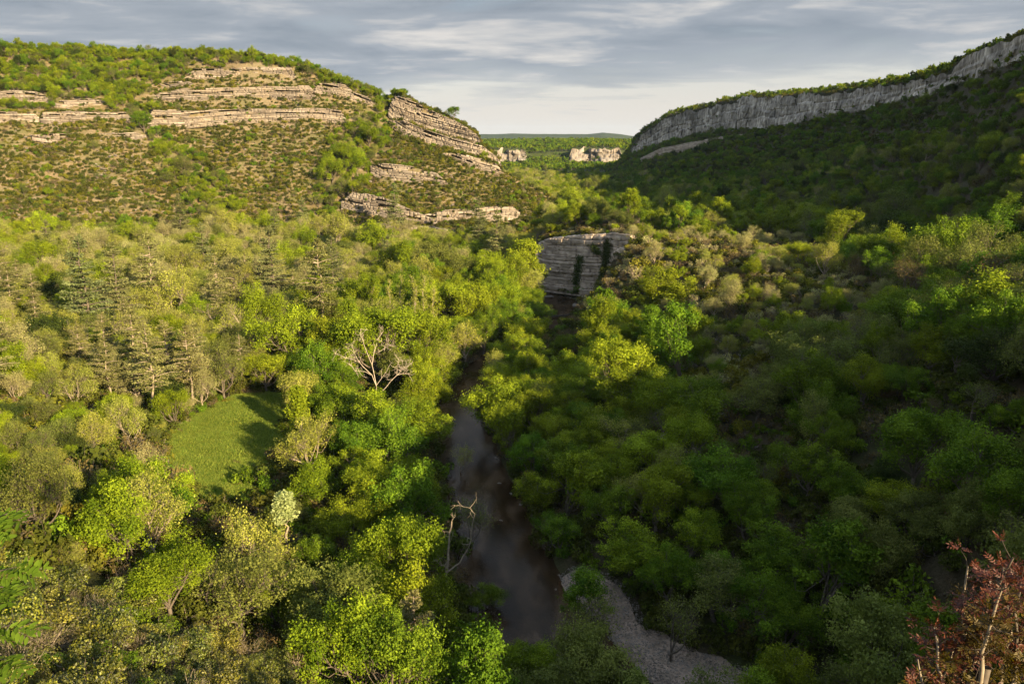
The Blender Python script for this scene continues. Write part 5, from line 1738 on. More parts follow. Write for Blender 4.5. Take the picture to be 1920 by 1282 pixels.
# ------------------------------------------------------------------ rock walls in geometry: beds and buttresses
def bands_layer(key, mat, thick, jut, tilt=0.0):
    ts, rb, zb, zt, style, lab = WDATA[key]
    root = thing('rock_cliff' if style == 'layer_w' else 'rock_ledge', lab, 'rock ledge' if style != 'layer_w' else 'cliff',
                 (math.sin(ts[len(ts) // 2]) * rb[len(ts) // 2], math.cos(ts[len(ts) // 2]) * rb[len(ts) // 2], float(zb[len(ts) // 2])),
                 group='pale rock ledges on the hills' if style != 'layer_w' else None)
    o3 = np.array(root.location)
    R = np.random.default_rng(abs(hash(key)) % 1000 if False else sum(ord(c) for c in key) * 7)
    s = ts * rb
    # finer columns along the wall, with joints
    n = int((np.sum(np.hypot(np.diff(ts) * rb[:-1], np.diff(rb))) / 0.8)) + 2
    f = np.linspace(0, 1, n) * (len(ts) - 1)
    T_, R_b, ZB, ZT = (np.interp(f, np.arange(len(ts)), a) for a in (ts, rb, zb, zt))
    s = np.concatenate([[0], np.cumsum(np.hypot(np.diff(T_) * R_b[:-1], np.diff(R_b)))])
    full = float(np.max(ZT - ZB)) + 0.6
    z_off = [0.0]
    full += 1.5
    while z_off[-1] < full:
        z_off.append(z_off[-1] + thick * R.uniform(0.55, 1.6))
    lay_off = R.uniform(-1, 1, len(z_off)) * jut
    batter = 0.22 if style != 'layer_w' else 0.20
    for k in range(len(z_off) - 1):
        # beds follow the base line smoothly (gently dipping strata), cut by the top line
        bz0 = ZB - 1.8 + z_off[k] + 0.12 * np.sin(s * 0.11 + k)
        bz1 = ZB - 1.8 + z_off[k + 1] + 0.12 * np.sin(s * 0.11 + k + 1)
        top = ZT + 0.25
        z1 = np.minimum(bz1, top)
        ok = z1 - bz0 > 0.08
        # missing stretches of a bed make ledges and notches
        miss = fbm(s, s * 0 + k * 3.7, 9, 2, 17 + k) > (0.22 if style == 'layer' else 0.6)
        ok &= ~(miss & (bz1 > ZB + 0.55 * (ZT - ZB)))
        bl = np.floor(s / R.uniform(2.2, 5.0) + 0.35 * np.sin(s * 0.7 + k) + R.uniform(0, 9))
        off = lay_off[k] + (h2(bl, bl * 0 + k, 19) - 0.5) * jut * 0.6 + fbm(s, s * 0 + k, 1.7, 2, 27) * 0.25
        joint = np.concatenate([[False], np.diff(bl) != 0])
        off = off - joint * 0.5
        rin = R_b - 0.4 + (0.5 * (bz0 + bz1) - ZB) * batter - off
        rows = []
        h_ = z1 - bz0
        gp = float(R.choice([0.06, 0.14, 0.26]))
        for (dz, dr) in ((0.0, 0.95), (gp * 0.9, 0.95), (gp, 0.12), (0.55, 0.0), (0.88, 0.03), (0.98, 0.16), (1.0, 1.0), (0.9, 3.6)):
            rr = rin + dr
            rows.append(np.stack([np.sin(T_) * rr, np.cos(T_) * rr, bz0 + dz * h_ + 0.04 * np.sin(s * 2.3 + dz * 9)], axis=1))
        Vw = np.stack(rows, axis=0)
        tint = np.repeat(np.clip(0.5 + (h2(bl, bl * 0 + k, 29) - 0.5) * 0.5 + R.normal() * 0.12, 0, 1)[None, :], len(rows), 0)
        m = len(rows)
        i = np.arange(m - 1)[:, None]
        js = np.flatnonzero(ok[:-1] & ok[1:])
        if len(js) < 2:
            continue
        V = Vw.reshape(-1, 3) - o3
        for run in np.split(js, np.flatnonzero(np.diff(js) > 1) + 1):
            if len(run) < 2:
                continue
            j = run[None, :]
            Q = np.stack([i * n + j, i * n + j + 1, (i + 1) * n + j + 1, (i + 1) * n + j], axis=-1).reshape(-1, 4)
            used = np.zeros(len(V), bool)
            used[Q.ravel()] = True
            idx = np.cumsum(used) - 1
            link_obj('rock_layer', new_mesh('rock_layer', V[used], idx[Q], [mat], False, tint.ravel()[used]), root)
    return root


def buttresses(key, mat, width, jut, name, group, cat='cliff'):
    ts, rb, zb, zt, style, lab = WDATA[key]
    m_ = len(ts) // 2
    root = thing(name, lab, cat, (math.sin(ts[m_]) * rb[m_], math.cos(ts[m_]) * rb[m_], float(zb[m_])), group=group)
    o3 = np.array(root.location)
    R = np.random.default_rng(77 if key == 'R1' else 78)
    L = np.concatenate([[0], np.cumsum(np.hypot(np.diff(ts) * rb[:-1], np.diff(rb)))])
    La = np.concatenate([[0], np.cumsum(np.abs(np.diff(ts)) * rb[:-1])])
    s = 0.0
    while s < L[-1] - 1:
        w = width * R.uniform(0.6, 1.7)
        e = float(np.interp(np.interp(s, L, La) + w, La, L))
        n = max(5, int(w / (0.42 if key == 'R1' else 1.6)))
        sr = np.linspace(s, e, n)
        T_, R_b, ZB, ZT = (np.interp(sr, L, a) for a in (ts, rb, zb, zt))
        ss = np.interp(sr, L, La)
        hgt = ZT - ZB
        if hgt.mean() < 0.7:
            s = e
            continue
        edge = np.minimum(sr - s, e - sr)
        big = key == 'R1'
        base_off = R.uniform(-0.5, 0.8) * jut
        topcut = R.uniform(-0.09, 0.04)
        shelf = R.uniform(0.45, 0.85)
        has = R.uniform(0.3, 1.2) * jut * (R.uniform() < 0.6)
        m = max(8, int(hgt.mean() / (0.8 if big else 2.2)))
        zf = np.concatenate([np.linspace(-0.15, 1, m), [1.0, 0.97, 0.90]])
        dp = np.concatenate([np.zeros(m), [1.2, 3.5, 8.0]])
        g_ = 1.0 if big else 3.0
        rows, tn = [], []
        for a_, (f, d) in enumerate(zip(zf, dp)):
            z = ZB + f * hgt * (1 + topcut)
            sw = ss + 7.0 * g_ * fbm(ss, f * hgt * 0.5, 18 * g_, 2, 3)
            bx = np.floor(sw / (13.0 * g_))
            bt = bx * 0
            t1 = 0.62 + 0.14 * fbm(ss, ss * 0, 25 * g_, 2, 33) + (h2(bx, bx * 0, 34) - 0.5) * 0.16
            t2 = 0.30 + 0.16 * fbm(ss, ss * 0, 19 * g_, 2, 35)
            tier = (f > t1) * 1.0 + (f > t2) * 1.0
            bw = 10.0 * g_
            pos = sw / bw + tier * 0.41 + 0.06 * np.sin(f * 9)
            bx2 = np.floor(pos)
            off = base_off + (h2(bx, bt, 6) - 0.5) * 2.4 * g_ + (h2(bx2, tier, 16) - 0.5) * 3.0 * g_
            off = off - tier * 1.5 * g_
            off = off + fbm(ss, f * hgt, 10.0 * g_, 3, 7) * 3.2 * g_ + fbm(ss, f * hgt * 1.4, 2.4 * g_, 3, 9) * 1.3 * g_
            near_edge = np.minimum(np.abs(f - t1), np.abs(f - t2)) * hgt
            off = off - np.clip(1.1 * g_ - near_edge, 0, 9) * 1.1
            gap = np.abs(pos - bx2 - 0.5)
            off = off - np.clip(gap - 0.44, 0, 0.06) / 0.06 * 2.2 * g_ * (h2(bx2, tier, 18) > 0.3)
            bx, bz = bx2, tier
            rr = R_b - 0.8 + f * hgt * 0.12 - off + d
            if a_ >= m - 2:
                z = z + fbm(ss, ss * 0, 3.0 * g_, 3, 15) * 2.2 * g_
            rows.append(np.stack([np.sin(T_) * rr, np.cos(T_) * rr, z], axis=1))
            tn.append(np.clip(0.5 + (h2(bx, bz, 12) - 0.5) * 0.5 + fbm(ss, z * 0.3, 5, 3, 21) * 0.6, 0, 1))
        V = np.stack(rows).reshape(-1, 3) - o3
        i = np.arange(len(zf) - 1)[:, None]
        j = np.arange(n - 1)[None, :]
        Q = np.stack([i * n + j, i * n + j + 1, (i + 1) * n + j + 1, (i + 1) * n + j], axis=-1).reshape(-1, 4)
        link_obj('rock_buttress', new_mesh('rock_buttress', V, Q, [mat], False, np.stack(tn).ravel()), root)
        s = e
    return root


for key, (ts_, r__, zb__, zt__, style, lab) in WDATA.items():
    if style == 'layer':
        bands_layer(key, M_ROCK_L, 0.85, 0.55)
    elif style == 'layer_r':
        bands_layer(key, M_ROCK_W, 1.6, 0.7)
    elif style == 'layer_w':
        bands_layer(key, M_ROCK_W, 1.15, 0.75)
    elif style == 'column':
        buttresses(key, M_ROCK_R, 16.0, 1.6, 'rock_cliff', None)
    else:
        buttresses(key, M_ROCK_FAR, 22.0, 6.0, 'rock_cliff', 'pale cliffs in the far gap')
print('walls built', round(time.time() - T0, 1))

# ------------------------------------------------------------------ meadow
def sheet(poly, step, lift, seed, dome=0.0, floor_=None):
    x0, y0 = poly.min(0)
    x1, y1 = poly.max(0)
    gx = np.arange(x0, x1 + step, step)
    gy = np.arange(y0, y1 + step, step)
    A, B = np.meshgrid(gx, gy)
    A = A + fbm(A, B, 6, 2, seed) * step * 0.4
    m = inside(poly, A, B)
    d = np.full(A.shape, 1e9)
    for i in range(len(poly)):
        ax, ay = poly[i]
        bx, by = poly[(i + 1) % len(poly)]
        t_ = np.clip(((A - ax) * (bx - ax) + (B - ay) * (by - ay)) / ((bx - ax) ** 2 + (by - ay) ** 2), 0, 1)
        d = np.minimum(d, np.hypot(A - ax - t_ * (bx - ax), B - ay - t_ * (by - ay)))
    d = np.where(m, d, -d) + fbm(A, B, 5, 4, seed + 9) * 1.8 - 0.3
    Zz = H(A, B) + lift * np.clip(d + 0.4, -1, 1) + dome * smooth(0, 6, d) + fbm(A, B, 3, 3, seed) * 0.08
    if floor_ is not None:
        Zz = np.maximum(Zz, floor_ + 0.12 * smooth(0, 4, d)) * smooth(-1.3, 0.5, d) + (np.minimum(H(A, B), 0) - 0.5) * (1 - smooth(-1.3, 0.5, d))
    n, m2 = A.shape
    keep = d > -1.6
    i = np.arange(n - 1)[:, None] * m2
    j = np.arange(m2 - 1)[None, :]
    kq = keep[:-1, :-1] & keep[1:, :-1] & keep[:-1, 1:] & keep[1:, 1:]
    Q = np.stack([i + j, i + j + 1, i + m2 + j + 1, i + m2 + j], axis=-1)[kq]
    V = np.stack([A, B, Zz], axis=-1).reshape(-1, 3)
    used = np.zeros(len(V), bool)
    used[Q.ravel()] = True
    ix = np.cumsum(used) - 1
    return V[used], ix[Q]


M_MEADOW, t, out = material('meadow_grass')
geo = t.add('ShaderNodeNewGeometry')
n1 = t.noise(geo.outputs['Position'], 0.12, 4, 0.6)
n2 = t.noise(geo.outputs['Position'], 1.3, 5, 0.7)
c = t.ramp(n2, [(0.35, (0.080, 0.120, 0.010)), (0.65, (0.180, 0.235, 0.022))])
c = t.mix(t.ramp(n1, [(0.40, 0.0), (0.62, 0.7)]), c, (0.21, 0.19, 0.06))
p = t.add('ShaderNodeBsdfPrincipled')
p.inputs['Roughness'].default_value = 0.8
p.inputs['Specular IOR Level'].default_value = 0.2
t.link(c, p.inputs['Base Color'])
t.link(p.outputs[0], out.inputs[0])
V, Q = sheet(MEADOW, 0.8, 0.18, 5)
link_obj('meadow_ground', new_mesh('meadow_ground', V, Q, [M_MEADOW], True), kind='structure')
FM['grass'] = foliage('grass_blades', (0.070, 0.130, 0.016), (0.350, 0.400, 0.070), 0.40, 0.02, 0.6)
R = np.random.default_rng(3)
tufts = []
for s_ in range(3):
    n = 60
    a_ = R.uniform(0, 2 * PI, n)
    c0 = R.normal(size=(n, 3)) * np.array([0.45, 0.45, 0])
    tip = c0 + np.stack([np.cos(a_) * 0.16, np.sin(a_) * 0.16, R.uniform(0.22, 0.50, n)], axis=1)
    w_ = np.stack([-np.sin(a_), np.cos(a_), a_ * 0], axis=1) * 0.035
    V = np.stack([c0 - w_, c0 + w_, tip + w_ * 0.3, tip - w_ * 0.3], axis=1).reshape(-1, 3)
    me = new_mesh('grass_tuft', V, np.arange(4 * n).reshape(n, 4), [FM['grass']], False, np.repeat(R.uniform(0, 1, n), 4))
    tufts.append(bpy.data.objects.new('grass_tuft', me))
x0, y0 = MEADOW.min(0)
x1, y1 = MEADOW.max(0)
gx = R.uniform(x0, x1, 42000)
gy = R.uniform(y0, y1, 42000)
m = inside(MEADOW, gx, gy) & (fbm(gx, gy, 5, 3, 97) > R.uniform(-1.2, -0.1, 42000))
gx, gy = gx[m], gy[m]
gz = H(gx, gy) + 0.16
n = len(gx)
sz = R.uniform(0.5, 1.3, n) * (1 + 1.2 * fbm(gx, gy, 6, 3, 98))
scatter('meadow_grass', np.stack([gx, gy, gz], 1), np.stack([gx * 0, gx * 0, R.uniform(0, 6.28, n)], 1), np.stack([sz, sz, sz], 1), R.integers(0, 3, n), tufts, label='short fresh green grass covering the sunlit meadow')

# ------------------------------------------------------------------ gravel bank and stones
M_GRAVEL, t, out = material('river_gravel')
geo = t.add('ShaderNodeNewGeometry')
vo = t.add('ShaderNodeTexVoronoi', i_Scale=3.2)
t.link(geo.outputs['Position'], vo.inputs['Vector'])
n1 = t.noise(geo.outputs['Position'], 0.5, 4, 0.6)
c = t.mix(vo.outputs['Color'], (0.19, 0.13, 0.09), (0.36, 0.27, 0.20))
c = t.mix(t.ramp(n1, [(0.42, 0.0), (0.66, 0.7)]), c, (0.16, 0.12, 0.085))
p = t.add('ShaderNodeBsdfPrincipled')
p.inputs['Roughness'].default_value = 0.85
t.link(c, p.inputs['Base Color'])
bp = t.add('ShaderNodeBump', i_Strength=0.9, i_Distance=0.1)
t.link(vo.outputs['Distance'], bp.inputs['Height'])
t.link(bp.outputs[0], p.inputs['Normal'])
t.link(p.outputs[0], out.inputs[0])
V, Q = sheet(GRAVEL, 0.4, 0.12, 6, 0.1, 0.10)
link_obj('gravel_bank', new_mesh('gravel_bank', V, Q, [M_GRAVEL], True), kind='structure')
M_STONE = rock_mat('river_stone', (0.14, 0.12, 0.10), (0.30, 0.26, 0.22), (0.46, 0.41, 0.36), (0.24, 0.20, 0.16), scale=3.0)


def stone_mesh(seed, sub=2, flat=0.6, rough=0.35):
    import bmesh
    bm = bmesh.new()
    bmesh.ops.create_icosphere(bm, subdivisions=sub, radius=1.0)
    R_ = np.random.default_rng(seed)
    k_ = R_.normal(size=(9, 3))
    o_ = R_.uniform(0.45, 0.95, 9)
    for v_ in bm.verts:
        p_ = np.array(v_.co)
        for q_, b_ in zip(unit(k_), o_):
            d_ = p_ @ q_ - b_
            if d_ > 0:
                p_ = p_ - q_ * d_
        p_ = p_ * (1 + rough * 0.3 * R_.normal())
        v_.co = (p_[0], p_[1] * 0.8, p_[2] * flat)
    me = bpy.data.meshes.new('stone')
    bm.to_mesh(me)
    bm.free()
    me.materials.append(M_STONE)
    return me


peb = [bpy.data.objects.new('pebble', stone_mesh(s_, 1)) for s_ in range(4)]
x0, y0 = GRAVEL.min(0)
x1, y1 = GRAVEL.max(0)
gx = R.uniform(x0, x1, 26000)
gy = R.uniform(y0, y1, 26000)
m = inside(GRAVEL, gx, gy)
gx, gy = gx[m], gy[m]
gz = np.maximum(H(gx, gy) + 0.2, 0.2)
n = len(gx)
sz = 0.05 + 0.16 * R.uniform(0, 1, n) ** 4
scatter('gravel_pebbles', np.stack([gx, gy, gz], 1), R.uniform(0, 6.28, (n, 3)) * np.array([0.1, 0.1, 1]), np.stack([sz, sz, sz], 1), R.integers(0, 4, n), peb, label='pale pebbles covering the gravel bank beside the river')

SM = [stone_mesh(20 + s_, 3) for s_ in range(4)]
ROCKS = [(800, 790, 18, 'flat pale boulder at the left waterline of the narrow river reach'), (1078, 572, 26, 'pale rock slab in the water upstream of the fallen log'), (1108, 577, 18, 'pale slab right behind the fallen log'),
         (1096, 607, 16, 'pale rock at the bank just downstream of the fallen log'), (1090, 625, 14, 'lower pale rock under the downstream one by the log'), (1030, 556, 20, 'thin pale slab at the far shore under the rock wall'), (1012, 545, 14, 'small pale slab at the left foot of the rock wall'),
         (939, 975, 8, 'small pale stone lying in the shallows mid river'), (1042, 1104, 7, 'lone white stone in the water beside the gravel tip'), (930, 858, 9, 'pale stone at the right waterline, highest of three'),
         (936, 905, 9, 'pale stone at the right waterline, second of three'), (958, 925, 9, 'pale stone at the right waterline, lowest of three'), (976, 945, 10, 'brownish stone below the right waterline trio'), (905, 735, 10, 'pale stones under the bushes on the right bank bend'),
         (270, 408, 9, 'white boulder bare on the left slope foot'), (808, 410, 8, 'pale block on the bedded slabs'), (368, 782, 9, 'white stone at the upper left meadow edge')]
_rp = on_plane(np.array([r_[0] for r_ in ROCKS]), np.array([r_[1] for r_ in ROCKS]), 0.1)
_rh, _ = hit([r_[0] for r_ in ROCKS], [r_[1] for r_ in ROCKS], 0.2)
for i, (u_, v_, w_, lb) in enumerate(ROCKS):
    p_ = _rp[i] if _rp[i][2] >= _rh[i][2] - 0.5 and v_ > 500 and u_ > 780 else _rh[i]
    _, _, dd = project(p_)
    s_ = float(w_ * dd[0] / 1493 / 2)
    thing('boulder', lb, 'rock', (p_[0], p_[1], p_[2] - 0.1 * s_), (0.1 * math.sin(i * 3), 0.1 * math.cos(i * 5), i * 1.3), (s_, s_ * 0.8, s_ * 0.55), 'pale rocks in view', SM[i % 4])
# loose scree on the stony wash and the left slope
uv = []
for (u0, v0, su, sv, n_) in ((1330, 670, 60, 22, 150), (1300, 715, 40, 30, 110), (1430, 615, 50, 14, 60), (1410, 640, 30, 22, 70), (1320, 760, 60, 22, 110), (1200, 590, 60, 24, 50), (1300, 500, 130, 40, 160), (300, 420, 240, 24, 260),
                             (270, 400, 14, 40, 90), (430, 350, 190, 60, 240), (150, 300, 140, 40, 160), (880, 350, 70, 40, 120), (470, 290, 140, 40, 160), (1090, 450, 50, 8, 60), (1070, 565, 40, 8, 50), (1340, 870, 80, 40, 60)):
    uv.append(np.stack([R.normal(u0, su, n_), R.normal(v0, sv, n_)], 1))
uv = np.vstack(uv)
Pp, ok = hit(uv[:, 0], uv[:, 1])
rr_ = np.hypot(Pp[:, 0], Pp[:, 1])
Pp = Pp[ok & (rr_ < 700)]
n = len(Pp)
sz = R.uniform(0.25, 1.1, n) * np.clip(np.hypot(Pp[:, 0], Pp[:, 1]) / 330, 0.5, 1.3) * 0.8
scatter('scree_rubble', Pp, R.uniform(0, 6.28, (n, 3)) * np.array([0.08, 0.08, 1]), np.stack([sz * 1.3, sz, sz * 0.7], 1), R.integers(0, 4, n), [bpy.data.objects.new('scree_stone', m_) for m_ in SM], label='pale loose stones on the stony slopes and the dry wash')


# ------------------------------------------------------------------ picture-read bare trees, drawn at their own distance
def bare_tree(name, label_, cat, base_uv, ground_z, limbs, base_r, bk, seed, twigs=40, twig_len=1.6, depth=0.35, fat=0.125):
    """limbs: list of (list of photo points, thickness at start in photo px); each limb gets its own depth"""
    R_ = np.random.default_rng(seed)
    P0 = on_plane(base_uv[0], base_uv[1], ground_z).ravel()
    s_ = float(project(P0)[2][0]) / 1493
    f_ = np.array([P0[0], P0[1], 0.0])
    f_ /= np.linalg.norm(f_)
    rt = np.array([f_[1], -f_[0], 0.0])
    root = thing(name, label_, cat, P0)

    def loc(u, v, d):
        return rt * ((u - base_uv[0]) * s_) + np.array([0, 0, (base_uv[1] - v) * s_ / 0.97]) + f_ * d
    ends = []
    starts = {}
    for k_, (pts, w0) in enumerate(limbs):
        d0 = starts.get(pts[0], 0.0)
        d = d0
        P = []
        slope = R_.uniform(-depth, depth) if k_ else 0.0
        for n_, (u, v) in enumerate(pts):
            if n_:
                d += slope * math.hypot(u - pts[n_ - 1][0], v - pts[n_ - 1][1]) * s_
            P.append(loc(u, v, d))
            starts.setdefault((u, v), d)
        P = np.array(P)
        if k_ == 0:
            P[0, 2] -= 1.2
        # finer, slightly crooked
        Pf = [P[0]]
        for a_, b_ in zip(P[:-1], P[1:]):
            L_ = np.linalg.norm(b_ - a_)
            for t_ in (0.33, 0.66, 1.0):
                Pf.append(a_ + (b_ - a_) * t_ + R_.normal(size=3) * L_ * (0.025 if t_ < 1 else 0))
        Pf = np.array(Pf)
        r0_ = w0 * s_ * fat
        v3, q3 = tube(Pf, np.linspace(r0_, r0_ * 0.35, len(Pf)), 7)
        link_obj('trunk' if k_ == 0 else 'branch', new_mesh('limb', v3, q3, [bk], True), root)
        ends += [Pf[i_] for i_ in range(len(Pf) // 2, len(Pf))] if k_ else []
    tw = []
    for k_ in range(twigs):
        a_ = ends[R_.integers(0, len(ends))]
        d_ = unit(R_.normal(size=3) + np.array([0, 0, 0.8])) * twig_len * R_.uniform(0.4, 1.2)
        P, (v3, q3) = limb(R_, a_, a_ + d_, 0.035, 0.010, 0.1, 4, 4)
        tw.append((v3, q3, 0.5))
        for _ in range(2):
            e_ = P[2] + unit(R_.normal(size=3) + np.array([0, 0, 0.5])) * twig_len * 0.5
            _, (v3, q3) = limb(R_, P[2], e_, 0.025, 0.008, 0.1, 3, 3)
            tw.append((v3, q3, 0.5))
    v3, q3, _ = join(tw)
    o = link_obj('twigs', new_mesh('twigs', v3, q3, [bk], True), root, kind='stuff')
    return root


bare_tree('dead_tree', 'bleached bare dead tree spreading forked limbs above green crowns on the left bank', 'dead tree', (712, 800), 2.0, [
    ([(712, 800), (710, 758), (709, 721)], 11), ([(709, 721), (703, 684), (708, 660), (715, 639), (725, 625)], 6), ([(703, 684), (691, 650), (685, 618)], 5), ([(709, 721), (702, 700), (680, 672), (667, 667), (640, 654)], 6),
    ([(702, 700), (690, 693), (672, 691), (665, 680)], 4), ([(710, 745), (716, 735), (728, 723), (747, 702), (758, 692), (772, 682)], 6), ([(747, 702), (758, 700), (773, 703)], 4), ([(709, 721), (719, 708), (730, 693)], 4.5),
    ([(715, 660), (730, 651), (734, 640)], 3), ([(680, 672), (672, 655), (668, 640)], 3), ([(747, 702), (748, 685), (752, 675)], 3)], 1, BK_BLEACH, 3, 110, 2.0)
bare_tree('dead_tree', 'broken grey snag with one split trunk and a leaning bare branch beside the water', 'dead tree', (833, 1165), 1.5, [
    ([(833, 1165), (836, 1110), (839, 1066)], 13), ([(839, 1066), (843, 1040), (846, 1000), (851, 971)], 9), ([(839, 1066), (850, 1058), (864, 1048), (883, 1012), (888, 980), (893, 954)], 5), ([(893, 954), (884, 944), (864, 941)], 1.8),
    ([(829, 1150), (828, 1110), (829, 1084)], 9), ([(846, 1040), (836, 1048), (828, 1047)], 3)], 1, BK_PALE, 5, 26, 1.5, fat=0.34)
bare_tree('dead_tree', 'grey leafless tree with forked branches in the dark middle of the right slope', 'dead tree', (1250, 900), 8.0, [
    ([(1250, 900), (1252, 870), (1255, 850)], 6), ([(1255, 850), (1245, 830), (1235, 818)], 4), ([(1255, 850), (1265, 830), (1285, 815)], 4), ([(1252, 860), (1275, 848), (1300, 838)], 3), ([(1253, 865), (1238, 855), (1220, 850)], 3)], 1, BK_PALE, 7, 34, 1.6)
bare_tree('dead_tree', 'pale forked dead branches above the green crowns right of the stony wash', 'dead tree', (1590, 680), 18.0, [
    ([(1590, 680), (1591, 655), (1590, 648)], 5), ([(1590, 648), (1580, 632), (1577, 622)], 3), ([(1590, 648), (1592, 632), (1590, 616)], 3)], 1, BK_PALE, 9, 8, 1.0)
# fallen log across the river
P1 = on_plane(np.array([1016, 1040, 1062, 1078, 1094, 1114]), np.array([594, 593, 591, 587, 579, 571]), np.array([0.4, 0.5, 0.6, 0.9, 1.6, 2.2]))
root = thing('fallen_log', 'dark fallen trunk with stubs lying across the river below the rock wall', 'log', P1[2])
v3, q3 = tube(P1 - P1[2], [0.20, 0.30, 0.36, 0.42, 0.45, 0.5], 8)
link_obj('trunk', new_mesh('log_trunk', v3, q3, [BK_DARK], True), root)
for k_, (i_, dx_, dz_) in enumerate(((1, 0.8, -1.2), (2, 1.2, -1.4), (2, -1.5, 1.3), (3, 1.6, -1.3), (3, -1.0, 2.0), (4, 0.4, 2.2))):
    _, (v3, q3) = limb(np.random.default_rng(k_), P1[i_] - P1[2], P1[i_] - P1[2] + np.array([dx_, -0.6, dz_]), 0.10, 0.03, 0.1, 4, 5)
    link_obj('stub', new_mesh('stub', v3, q3, [BK_GREY], True), root)


# ------------------------------------------------------------------ ivy on the rock wall
def ivy(label_, col_uv, wid, key='W1'):
    ts, rb, zb, zt, _, _ = WDATA[key]
    R_ = np.random.default_rng(int(col_uv[0][0]))
    th_, z_ = [], []
    parts = []
    for (u0, v0), (u1, v1) in zip(col_uv[:-1], col_uv[1:]):
        n_ = int(34 * math.hypot(u1 - u0, v1 - v0))
        t_ = R_.uniform(0, 1, n_)
        u = u0 + (u1 - u0) * t_ + R_.normal(size=n_) * wid * 0.42
        v = v0 + (v1 - v0) * t_ + R_.normal(size=n_) * 2
        th, _ = az_r(u, v, 300.0)
        r_ = np.interp(th, ts, rb)
        _, z = az_r(u, v, r_)
        f_ = (z - np.interp(th, ts, zb)) * 0.22
        r_ = r_ + f_ - 0.9 - np.abs(R_.normal(size=n_)) * 0.45
        C = np.stack([np.sin(th) * r_, np.cos(th) * r_, z], 1)
        N = np.stack([-np.sin(th), -np.cos(th), th * 0 + 0.3], 1) + R_.normal(size=(n_, 3)) * 0.6
        parts.append(leaves(C, N, 0.42, np.clip(R_.normal(0.4, 0.25, n_), 0, 1), R_))
    v3, q3, t3 = join(parts)
    o3 = v3.mean(0)
    thing('ivy_plant', label_, 'ivy', o3, group='ivy columns on the rock wall', data=new_mesh('ivy', v3 - o3, q3, [FM['dark']], False, t3))


ivy('dark ivy column hanging down the middle of the layered rock wall', [(1088, 482), (1084, 505), (1078, 532)], 9)
ivy('crooked ivy streak in the cleft near the right end of the rock wall', [(1140, 452), (1136, 485), (1128, 520), (1118, 540)], 9)
ivy('small ivy patch high on the layered rock wall between its two ivy columns', [(1112, 462), (1122, 478)], 9)


# ------------------------------------------------------------------ close plants: red terebinths at the lower right, green spray at the left edge
def leaf_shape(C, A, N, L, W, tint):
    """pointed leaflets: 6-point blades along A with normal N"""
    B = unit(np.cross(N, A))
    A = unit(A)
    L = L[:, None]
    W = W[:, None]
    N = unit(N)
    p = [C, C + A * L * 0.35 - B * W * 0.5 + N * L * 0.04, C + A * L * 0.75 - B * W * 0.36, C + A * L, C + A * L * 0.75 + B * W * 0.36, C + A * L * 0.35 + B * W * 0.5 + N * L * 0.04]
    V = np.stack(p, axis=1).reshape(-1, 3)
    n = len(C)
    b = np.arange(n)[:, None] * 6
    Q = np.concatenate([b + np.array([[0, 1, 2, 3]]), b + np.array([[0, 3, 4, 5]])], axis=0)
    return V, Q, np.repeat(tint, 6)


def pinnate(R_, p0, d, L, leaf, tint, pairs=5):
    """one compound leaf: midrib and paired leaflets"""
    d = unit(d)
    side = unit(np.cross(d, np.array([0, 0, 1.0]) + R_.normal(size=3) * 0.4))
    nrm = unit(np.cross(side, d))
    C, A = [], []
    for k_ in range(pairs):
        t_ = 0.25 + 0.70 * k_ / (pairs - 1)
        c_ = p0 + d * L * t_ - np.array([0, 0, 1]) * L * 0.12 * t_ ** 2
        for sg in (-1, 1):
            C.append(c_)
            A.append(unit(side * sg + d * 0.55 + R_.normal(size=3) * 0.12))
    C.append(p0 + d * L)
    A.append(d)
    C, A = np.array(C), np.array(A)
    n = len(C)
    N = np.tile(nrm, (n, 1)) + R_.normal(size=(n, 3)) * 0.25
    lf = leaf * R_.uniform(0.8, 1.15, n)
    return leaf_shape(C, A, N, lf, lf * 0.36, np.full(n, tint) + R_.normal(size=n) * 0.08)


FM['red'] = foliage('red_young_leaves', (0.050, 0.010, 0.004), (0.130, 0.038, 0.012), 0.35, 0.015, 0.3, 0.6)  # terebinth leaves stand in sun; shade is put into their colour by darkening
FM['rust'] = foliage('rusty_leaves', (0.036, 0.024, 0.003), (0.110, 0.074, 0.006), 0.35, 0.02, 0.3, 0.4)  # darkened likewise, colour in place of shade
FM['spray'] = foliage('fresh_spray_leaves', (0.085, 0.150, 0.014), (0.170, 0.260, 0.028), 0.5, 0.01)
TE = [((1850, 1250), 11.0, [(1850, 1130), (1815, 1060), (1830, 1180), (1880, 1100)], 'red-leaved terebinth with long bare stems, tallest at the lower right corner'),
      ((1905, 1290), 11.5, [(1900, 1045), (1880, 1060), (1915, 1080), (1900, 1190)], 'rusty red terebinth cut off by the right edge of the picture'),
      ((1775, 1300), 10.5, [(1752, 1175), (1765, 1210), (1790, 1205), (1720, 1235)], 'low red-tipped terebinth, leftmost of the three in the lower right corner')]
